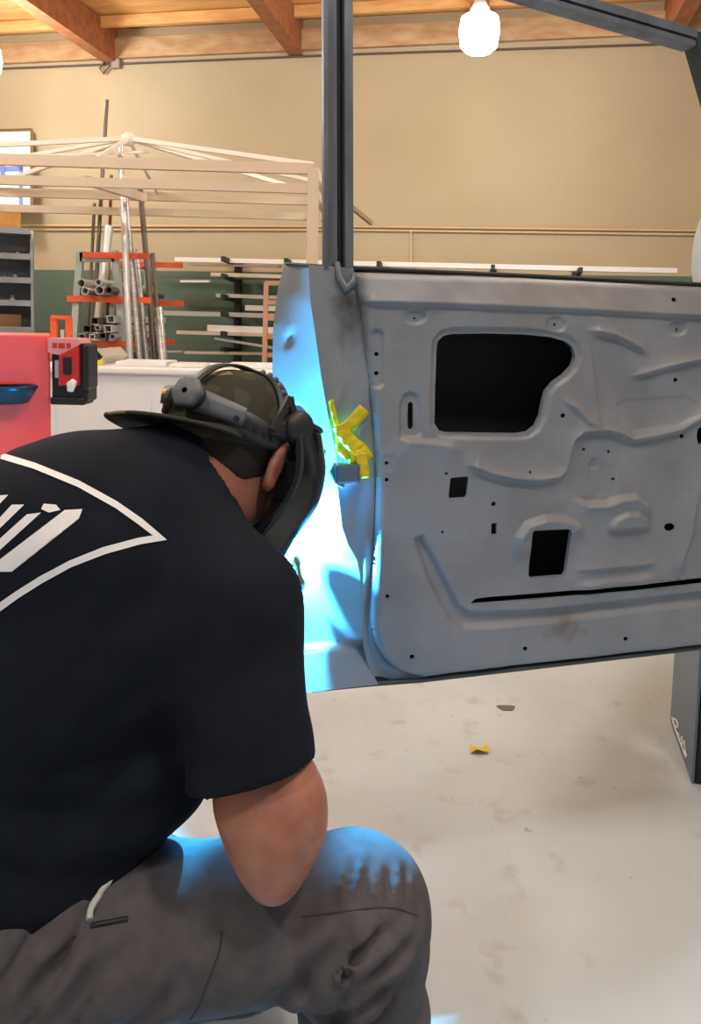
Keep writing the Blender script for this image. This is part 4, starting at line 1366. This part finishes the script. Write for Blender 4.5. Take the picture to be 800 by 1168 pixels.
bo = [(-40, 499.5), (2, 517), (40, 528.5), (90, 548.5), (133, 572), (162, 592), (190, 616), (160, 621), (120, 632), (81, 647), (49, 664.5), (22, 681.5), (2, 696), (-40, 724)]
bi = [(-40, 506.5), (1, 524), (39, 535.5), (89, 556), (132, 580), (157, 598), (174, 611), (158, 613.5), (118, 624), (79, 639.5), (45, 657.5), (18, 674.5), (-2, 688.5), (-40, 716)]
decal([[bo[i], bo[i + 1], bi[i + 1], bi[i]] for i in range(len(bo) - 1)], bvh_s, 'printed_outline', m_print, shirt)
glyphs = [[(-6, 566), (10, 565), (-6, 582)], [(-8, 600), (14, 576), (28, 576), (-8, 611)], [(-10, 624), (31, 587), (47, 585), (-10, 637)],
          [(74, 582), (94, 581), (90, 592), (14, 644), (14, 652), (-10, 652), (-10, 646)], [(50, 575), (64, 576), (69, 582), (56, 585), (47, 581)]]
for g in glyphs:
    decal([g], bvh_s, 'printed_letter', m_print, shirt)

# ------------------------------------------------------------------ trousers
Q = Field((-.78, .68, .02), (.24, 1.45, .66), .0056)
Q.cone(PEL + nv(0, -.01, .05), PEL, .135, .135, .05)
Q.cone(PEL, RH + nv(0, .01, -.01), .13, .12, .05)
Q.cone(PEL, LH, .13, .11, .05)
Q.cone(RH, RK, .112, .086, .045)
Q.ell(RK + nv(.0, 0, .0), (.084, .086, .088), None, .04)
Q.cone(RK + nv(.0, 0, -.01), RA + nv(.0, 0, .06), .086, .082, .04)
Q.cone(LH, LK, .11, .085, .04)
Q.cone(LK, LA, .082, .07, .04)
X, Y, Z = Q.XYZ()
kb = RK + nv(-.04, -.06, -.08)
# knee folds fan out from the back of the knee
rad = np.sqrt((X - kb[0] + .06) ** 2 + (Z - kb[2] + .06) ** 2)
ang = np.arctan2(Z - (kb[2] - .06), X - (kb[0] - .06))
Q.f += .013 * (1 - np.abs(np.sin(ang * 7.5 + 1.3 * np.sin(rad * 25)))) ** 2 * fall(X, Y, Z, RK + nv(-.01, -.07, -.05), .095)
Q.f += .006 * seg_sin(X, Y, Z, RK, nv(1, .2, .15), .034, .8 * np.sin(Z * 40)) * fall(X, Y, Z, RK + nv(.015, -.03, .035), .05)
Q.f += .016 * (1 - np.abs(seg_sin(X, Y, Z, RH, nv(.8, .1, -.75), .13, 1.2 * np.sin(X * 19)))) ** 2 * fall(X, Y, Z, RH + nv(.02, -.09, .03), .13)
Q.f += .009 * seg_sin(X, Y, Z, RA, nv(.35, .1, 1), .07, 1.5 * np.sin(X * 30)) * fall(X, Y, Z, RK + nv(-.02, -.04, -.16), .10)
Q.f += .0016 * np.sin(X * 41 + 3 * np.sin(Z * 17)) * np.sin(Z * 31 + 2 * np.sin(X * 15))
del X, Y, Z, rad, ang
Q.cut(RA + nv(0, 0, .0), nv(0, 0, -1)) if False else None
def fold_lines(Fd, folds):
    """press creases into a garment along lines seen on it"""
    v, f = Fd.mesh()
    bv_ = BVHTree.FromPolygons([Vector(x) for x in v.tolist()], f.tolist())
    for pts, r, dep in folds:
        pp = []
        for p in catmull(pts, 4):
            h_, n_, i_, t_ = bv_.ray_cast(CAM, ray(*p).normalized())
            if h_ is not None:
                pp.append(np.array(h_))
        if len(pp) < 2:
            continue
        A = np.array(pp); sl, X, Y, Z = Fd.sub(A.min(0) - 4 * r, A.max(0) + 4 * r)
        d2 = np.full(X.shape, 1e9, np.float32); tt = np.zeros(X.shape, np.float32); n = len(pp) - 1
        for i in range(n):
            a, e = A[i], A[i + 1] - A[i]
            t = np.clip(((X - a[0]) * e[0] + (Y - a[1]) * e[1] + (Z - a[2]) * e[2]) / max(e @ e, 1e-9), 0, 1)
            d = (X - a[0] - t * e[0]) ** 2 + (Y - a[1] - t * e[1]) ** 2 + (Z - a[2] - t * e[2]) ** 2
            m = d < d2
            d2 = np.where(m, d, d2); tt = np.where(m, (i + t) / n, tt)
        d = np.sqrt(d2); en = np.sin(np.pi * np.clip(tt, .03, .97)) ** .6
        dep *= 1.4
        Fd.f[sl] += en * (dep * np.exp(-(d / r) ** 2) - .55 * dep * np.exp(-((d - 2.1 * r) / (1.1 * r)) ** 2))
fold_lines(Q, [([(440, 1059), (411, 1090), (372, 1132)], .007, .009), ([(471, 1074), (444, 1099), (408, 1118)], .007, .009),
               ([(443, 1121), (419, 1148), (381, 1162), (353, 1154)], .007, .009), ([(458, 1118), (430, 1163)], .006, .006),
               ([(400, 1074), (345, 1123), (298, 1154)], .012, .010), ([(400, 982), (399, 1032)], .005, .004), ([(421, 980), (418, 1030)], .005, .004),
               ([(443, 982), (444, 1032)], .005, .004), ([(462, 990), (464, 1036)], .005, .004), ([(20, 1160), (50, 1118), (82, 1080)], .010, .009),
               ([(62, 1166), (95, 1122), (120, 1092)], .010, .008), ([(160, 1166), (190, 1135), (205, 1110)], .010, .005)])
trous, qv, qf = Q.build('trousers', m_trous, person, 1)
bvh_q = BVHTree.FromPolygons([Vector(x) for x in qv.tolist()], qf.tolist())
m_seam = mat('seam_thread', L(62, 57, 57), 0.9)
def seam(pts, r, name, m, parent, bvh, lift=.0):
    pp = [rib(bvh, *p, lift) for p in catmull(pts, 5)]
    pp = [p for p in pp if p is not None]
    if len(pp) > 2:
        q = MB(); q.tube(pp, r, 6); return q.build(name, m, parent)
seam([(253, 1062), (250, 1085), (238, 1118), (228, 1145), (216, 1166)], .0014, 'side_seam', m_seam, trous, bvh_q)
seam([(345, 1046), (375, 1042), (420, 1036), (450, 1036), (476, 1044)], .0012, 'knee_seam', m_seam, trous, bvh_q)
m_lin = mat('pocket_lining', L(196, 196, 188), 0.9)
pocket = seam([(104, 1050), (106, 1036), (116, 1018), (130, 1002), (136, 992), (132, 986), (122, 990), (112, 998)], .0045, 'pocket_edge', m_lin, trous, bvh_q, .003)
decal([[(108, 1046), (112, 1022), (126, 1004), (132, 994), (124, 996), (110, 1006), (104, 1030)]], bvh_q, 'pocket_opening', m_blk, trous, .002)
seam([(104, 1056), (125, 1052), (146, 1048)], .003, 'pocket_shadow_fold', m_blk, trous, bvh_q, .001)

# boots
for an, fd in ((RA, nv(.98, -.18, 0)), (LA, nv(-.75, .2, -.45))):
    fd = fd / np.linalg.norm(fd)
    G = Field(an - .26, an + .26, .007)
    G.cone(an + nv(0, 0, .06), an + nv(0, 0, -.01), .055, .052, .02)
    if an is RA:
        G.cone(an + nv(-.03, 0, -.045), an + fd * .16 + nv(0, 0, -.055), .046, .038, .03)
        G.cut(nv(0, 0, .001), nv(0, 0, -1))
    else:
        G.cone(an, an + fd * .05 + nv(-.02, 0, -.02), .048, .046, .03); G.cone(an + nv(-.05, .01, -.02), an + nv(-.11, .02, -.06), .042, .03, .03)
        G.cut(nv(0, 0, .001), nv(0, 0, -1))
    G.build('boot', m_boot, person, 1)

# ------------------------------------------------------------------ cap, worn backwards
m_cap = mat('camo_cloth', L(46, 45, 36), 0.9, col2=L(138, 120, 78), scale=13, detail=1.5, lo=0.52, hi=0.55, bump=0.1, bscale=400)
mix_fac = MATS['camo_cloth'].node_tree
def camo(m):
    nt = m.node_tree
    tc = nt.nodes.new('ShaderNodeTexCoord'); mp = nt.nodes.new('ShaderNodeMapping'); mp.inputs['Location'].default_value = (3, 1, 7)
    nt.links.new(tc.outputs['Object'], mp.inputs[0])
    n = nt.nodes.new('ShaderNodeTexNoise'); n.inputs['Scale'].default_value = 21; n.inputs['Detail'].default_value = 1.5
    nt.links.new(mp.outputs[0], n.inputs['Vector'])
    g = nt.nodes.new('ShaderNodeMath'); g.operation = 'GREATER_THAN'; g.inputs[1].default_value = .58
    nt.links.new(n.outputs['Fac'], g.inputs[0]); mix_layer(m, L(58, 62, 44), g.outputs[0])
camo(m_cap)
m_capblk = mat('cap_black', L(22, 22, 22), 0.85, bump=0.1, bscale=400)
cyaw = math.radians(22)                              # the cap sits twisted on the head
cb = -(hf * math.cos(cyaw) + hr * math.sin(cyaw)); cs_ = np.cross(hu, cb)
def capd(ang, r_, u):                                # ang 0 = brim direction
    f_ = math.cos(ang); s_ = math.sin(ang)
    return HC + (cb * f_ + cs_ * s_) * r_ + hu * u
rows = []
for i in range(15):
    a = (i / 14) * math.pi / 2
    rr = math.cos(a) ** .8; u = -.004 + .111 * math.sin(a)
    rows.append([HC + hr * math.cos(t) * .0885 * rr + hf * (math.sin(t) * .1110 * rr) + hu * (u + .012 * math.sin(t) * math.cos(a)) for t in [k * 2 * math.pi / 40 for k in range(40)]])
q = MB(); q.grid([[tuple(v) for v in r] for r in rows], True, True); crown = q.build('cap_crown', m_cap, person)
md = crown.modifiers.new('t', 'SOLIDIFY'); md.thickness = .002
q = MB()
rows = []
for j in range(9):
    t = j / 8; r = []
    for k in range(33):
        a = (k / 32 - .5) * math.radians(150)
        inner = 1 / math.sqrt((math.cos(a + cyaw) / .1055) ** 2 + (math.sin(a + cyaw) / .0835) ** 2)
        ln = .082 * max(0.02, math.cos(a * 1.17)) ** .45
        r.append(tuple(capd(a, inner + ln * t, -.008 - .004 * t - .014 * (a / 1.3) ** 2 * (0.3 + t) + .022 * max(0, a))))
    rows.append(r)
q.grid(rows); brim = q.build('cap_brim', m_capblk, person)
md = brim.modifiers.new('t', 'SOLIDIFY'); md.thickness = .004; md.offset = 0
q = MB(); q.tube([Vector(v) for v in rows[-1]], .0028, 6); q.build('brim_edge', m_cap, brim)
q = MB(); q.lathe(HC + hu * .107, Vector(hu), [(.007, 0), (.006, .004), (.001, .006)], 10); q.build('top_button', m_capblk, crown)

# ------------------------------------------------------------------ welding helmet
m_hg = mat('headgear_grey', L(96, 100, 106), 0.5)
m_hgd = mat('headgear_dark', L(42, 43, 46), 0.5)
m_shell = mat('helmet_shell', L(18, 22, 26), 0.16)
hel = thing('welding_helmet', HC, 'black welding helmet with grey ratchet headgear worn over the cap', 'helmet')
def band_pt(t, du, grow=.0, uoff=.0):
    """around the cap, t=0 front, +90 right, 180 back"""
    return HC + hr * math.sin(t) * (.092 + grow) + hf * math.cos(t) * (.114 + grow) + hu * (.026 + du + uoff)
def strap(t0, t1, half, name, m, grow=0.0, lift=lambda x: 0.0, n=40, thick=.003):
    rows = []
    for i in range(n + 1):
        x = i / n; t = math.radians(t0 + (t1 - t0) * x)
        k = half(x) if callable(half) else half
        up_ = lift(x)
        rows.append([tuple(band_pt(t, up_ - k, grow)), tuple(band_pt(t, up_ - k * .3, grow + .001)), tuple(band_pt(t, up_ + k * .3, grow + .001)), tuple(band_pt(t, up_ + k, grow))])
    q = MB(); q.grid(rows); o = q.build(name, m, hel)
    md = o.modifiers.new('t', 'SOLIDIFY'); md.thickness = thick; md.offset = 1
    return o
strap(-100, 100, .013, 'front_band', m_hgd, .002)
strap(88, 140, lambda x: .012 + .006 * math.sin(math.pi * x), 'side_strap', m_hgd, .001, lambda x: -.018 + .016 * x)
sb_ = strap(122, 172, lambda x: .013 + .005 * x, 'ratchet_strap', m_hg, .004, lambda x: .0 + .010 * x, thick=.004)
strap(-88, -172, .014, 'side_strap', m_hgd, .002, lambda x: -.010 + .018 * x)
for k in range(5):                                    # adjustment slots
    t = math.radians(96 + 8 * k); p = band_pt(t, -.017 + .003 * k, .006)
    q = MB(); q.lathe(p, Vector(hr * math.sin(t) + hf * math.cos(t)), [(.0045, -.001), (.0045, .0008)], 10); q.build('strap_hole', m_blk, hel)
bk = band_pt(math.radians(166), .012, .008); bdir = Vector(-hf + hr * .35 + hu * .1).normalized()
q = MB(); q.lathe(bk, bdir, [(.020, -.012), (.021, .0), (.019, .004)], 24); kb_ = q.build('ratchet_housing', m_hgd, hel)
q = MB()
rows = []
for r_, h_ in ((.019, .004), (.0215, .006), (.0215, .016), (.018, .019), (.004, .020)):
    t = Vector(bdir); u_ = t.cross(Vector((0, 0, 1))).normalized(); w_ = t.cross(u_)
    rows.append([Vector(bk) + t * h_ + (u_ * math.cos(2 * math.pi * k / 36) + w_ * math.sin(2 * math.pi * k / 36)) * r_ * (1 + (.06 if h_ > .005 else 0) * math.cos(6 * 2 * math.pi * k / 36)) for k in range(36)])
q.grid(rows, True, True); q.build('ratchet_knob', m_hg, kb_)
strap(178, 214, .012, 'rear_strap', m_hgd, .006, lambda x: .010, thick=.004)
lbl = strap(188, 204, .008, 'rear_label', mat('headgear_label', L(88, 82, 70), 0.5), .011, lambda x: .010, n=8, thick=.001)
strap(192, 200, .004, 'yellow_mark', mat('mark_yellow', L(224, 170, 40), 0.5), .0125, lambda x: .011, n=6, thick=.001)
# strap over the crown, with its row of studs
rows = []
for i in range(31):
    a = math.radians(18 + 144 * i / 30)
    c = HC + hr * math.copysign(abs(math.cos(a)) ** .8, math.cos(a)) * .0925 + hu * (math.sin(a) * .1115 - .001) + hf * .012
    rows.append([tuple(c - hf * .012), tuple(c + hf * .012)])
q = MB(); q.grid(rows); o = q.build('crown_strap', m_hgd, hel); md = o.modifiers.new('t', 'SOLIDIFY'); md.thickness = .004; md.offset = 0
rows = []
for i in range(31):
    a = math.radians(18 + 144 * i / 30)
    c = HC + hf * math.copysign(abs(math.cos(a)) ** .8, math.cos(a)) * .115 + hu * (math.sin(a) * .1115 - .001)
    rows.append([tuple(c - hr * .010), tuple(c + hr * .010)])
q = MB(); q.grid(rows); o = q.build('crown_strap', m_hgd, hel); md = o.modifiers.new('t', 'SOLIDIFY'); md.thickness = .004; md.offset = 0
for i in range(9):
    a = math.radians(30 + 9 * i)
    c = HC + hr * math.copysign(abs(math.cos(a)) ** .8, math.cos(a)) * .0955 + hu * (math.sin(a) * .1145 - .001) + hf * .012
    q = MB(); q.lathe(c, Vector(hr * math.cos(a) + hu * math.sin(a)), [(.004, -.002), (.004, .002), (.002, .0035)], 8); q.build('strap_stud', m_hg, hel)
# pivots and side arms
for sx in (-1, 1):
    p = HC + hr * .104 * sx + hf * .030 + hu * .038
    q = MB(); q.lathe(p - hr * sx * .012, Vector(hr * sx), [(.024, 0), (.026, .010), (.022, .018), (.010, .020)], 20); pv = q.build('pivot_knob', m_hgd, hel)
    for a, c in (((.030, .034), (-.02, .02)), ((.030, .034), (.0, .075)), ((.030, .034), (.055, .01)), ((-.02, .02), (.0, .075))):
        q = MB(); q.bar(HC + hr * .098 * sx + hf * a[0] + hu * a[1], HC + hr * .095 * sx + hf * c[0] + hu * c[1], .006, .011, up=tuple(hf)); q.build('side_arm', m_hgd, pv)
# shell around the face
rows = []
NT = 44
for j in range(23):
    v = j / 22
    u = .048 - .222 * v
    wx = .104 + .016 * math.sin(math.pi * min(1, v * 1.3)) - .050 * max(0, v - .45) ** 1.3
    fz = .138 + .012 * math.sin(math.pi * v) - .030 * max(0, v - .5) - .060 * max(0, .22 - v)
    back = .030 + .012 * math.sin(v * 5) + .018 * v
    r = []
    for k in range(NT + 1):
        t = math.radians(-98 + 196 * k / NT)
        cx_ = math.copysign(abs(math.sin(t)) ** .72, math.sin(t)); cf = max(math.cos(t), -.2)
        cf = math.copysign(abs(cf) ** .78, cf)
        r.append(tuple(HC + hr * cx_ * wx + hf * (back + (fz - back) * cf) + hu * u))
    rows.append(r)
q = MB(); q.grid(rows); shell = q.build('helmet_shell', m_shell, hel)
md = shell.modifiers.new('t', 'SOLIDIFY'); md.thickness = .004; md.offset = -1
top_r = [Vector(v) for v in rows[0]]
q = MB(); q.tube(top_r, .004, 6); q.build('brow_rim', m_hgd, shell)
q = MB(); q.tube([Vector(r[-2]) for r in rows], .0035, 6); q.build('side_rim', m_hgd, shell)
q = MB(); q.tube([Vector(r[1]) for r in rows], .0035, 6); q.build('side_rim', m_hgd, shell)
wc_ = HC + hf * .148 + hu * (-.02)
Rl = Matrix((Vector(hr), Vector(hf), Vector(hu))).transposed()
q = MB(); q.box(wc_, (.120, .014, .100), Rl, .005); wf = q.build('window_frame', m_hgd, shell)
q = MB(); q.box(wc_ + hf * .007, (.098, .004, .062), Rl, .001); q.build('filter_glass', mat('filter_glass', L(12, 40, 24), 0.08), wf)

# ------------------------------------------------------------------ torch and arc
ARC = dpt(318, 624, .072)
jO = row_pt(333, (600 - 299) / 490, .094); jC = row_pt(389, (600 - 299) / 490, .026)
jn = (jC - jO); jn.z = 0; jn = Vector((jn.y, -jn.x, 0)).normalized()
def jam(px, py):
    return hit(px, py, jC, jn)
def shade(px, py, k):
    return ARC + (jam(px, py) - ARC) * k
m_torch = mat('torch_black', L(30, 30, 32), 0.5)
m_brass = mat('torch_nozzle', L(150, 110, 70), 0.35, metal=0.8)
tor = thing('welding_torch', shade(385, 720, .3), 'welding torch held in the right hand behind the shoulder', 'welding torch')
K = .33
sc_ = F / 1.36
q = MB(); q.tube([shade(349, 631, .30), shade(364, 650, K)], [.0011, .0016], 8); q.build('wire', m_brass, tor)
q = MB(); q.tube([shade(361, 646, K), shade(366, 652, K), shade(372, 660, K), shade(380, 680, K), shade(385, 690, K)], [v * K / sc_ for v in (8, 15, 19, 19, 13)], 16); q.build('nozzle', m_brass, tor)
hnd = Vector(RW + GRIP_DIR / np.linalg.norm(GRIP_DIR) * .09 + nv(-.03, 0, 0))
pts = [shade(384, 688, K), shade(386, 706, K), shade(387, 722, K), shade(390, 765, K * .95), hnd + Vector((.016, .02, .01)), hnd, hnd + Vector((-.02, -.05, -.07))]
pts2 = [Vector(p) for p in catmull([tuple(p) for p in pts], 5)]
q = MB(); q.tube(pts2[:16], [(10 + 8 * max(0, i / 15 - .45)) * K / sc_ for i in range(16)], 12); q.build('gooseneck', m_brass, tor)
q = MB(); q.tube(pts2[15:], [.008 + .007 * min(1, i / 6) for i in range(len(pts2) - 15)], 12); q.build('handle', m_torch, tor)
e = pts2[-1]
q = MB(); q.tube([e, e + Vector((-.05, .0, -.12)), e + Vector((-.10, .10, -.35)), Vector((e.x - .2, e.y + .25, .03)), Vector((e.x - .35, e.y + .9, .012)), Vector((-.75, 3.6, .012)), Vector((-.95, 4.5, .012))], .010, 10); q.build('cable', m_torch, tor)

ld = bpy.data.lights.new('welding_arc', 'POINT')
ld.energy = ARC_W
ld.color = (0.05, 0.50, 1.0)
ld.shadow_soft_size = 0.004
lo_ = bpy.data.objects.new('welding_arc', ld)
C.objects.link(lo_)
lo_.location = ARC
lo_.parent = tor
lo_.matrix_parent_inverse = world_of(tor).inverted()
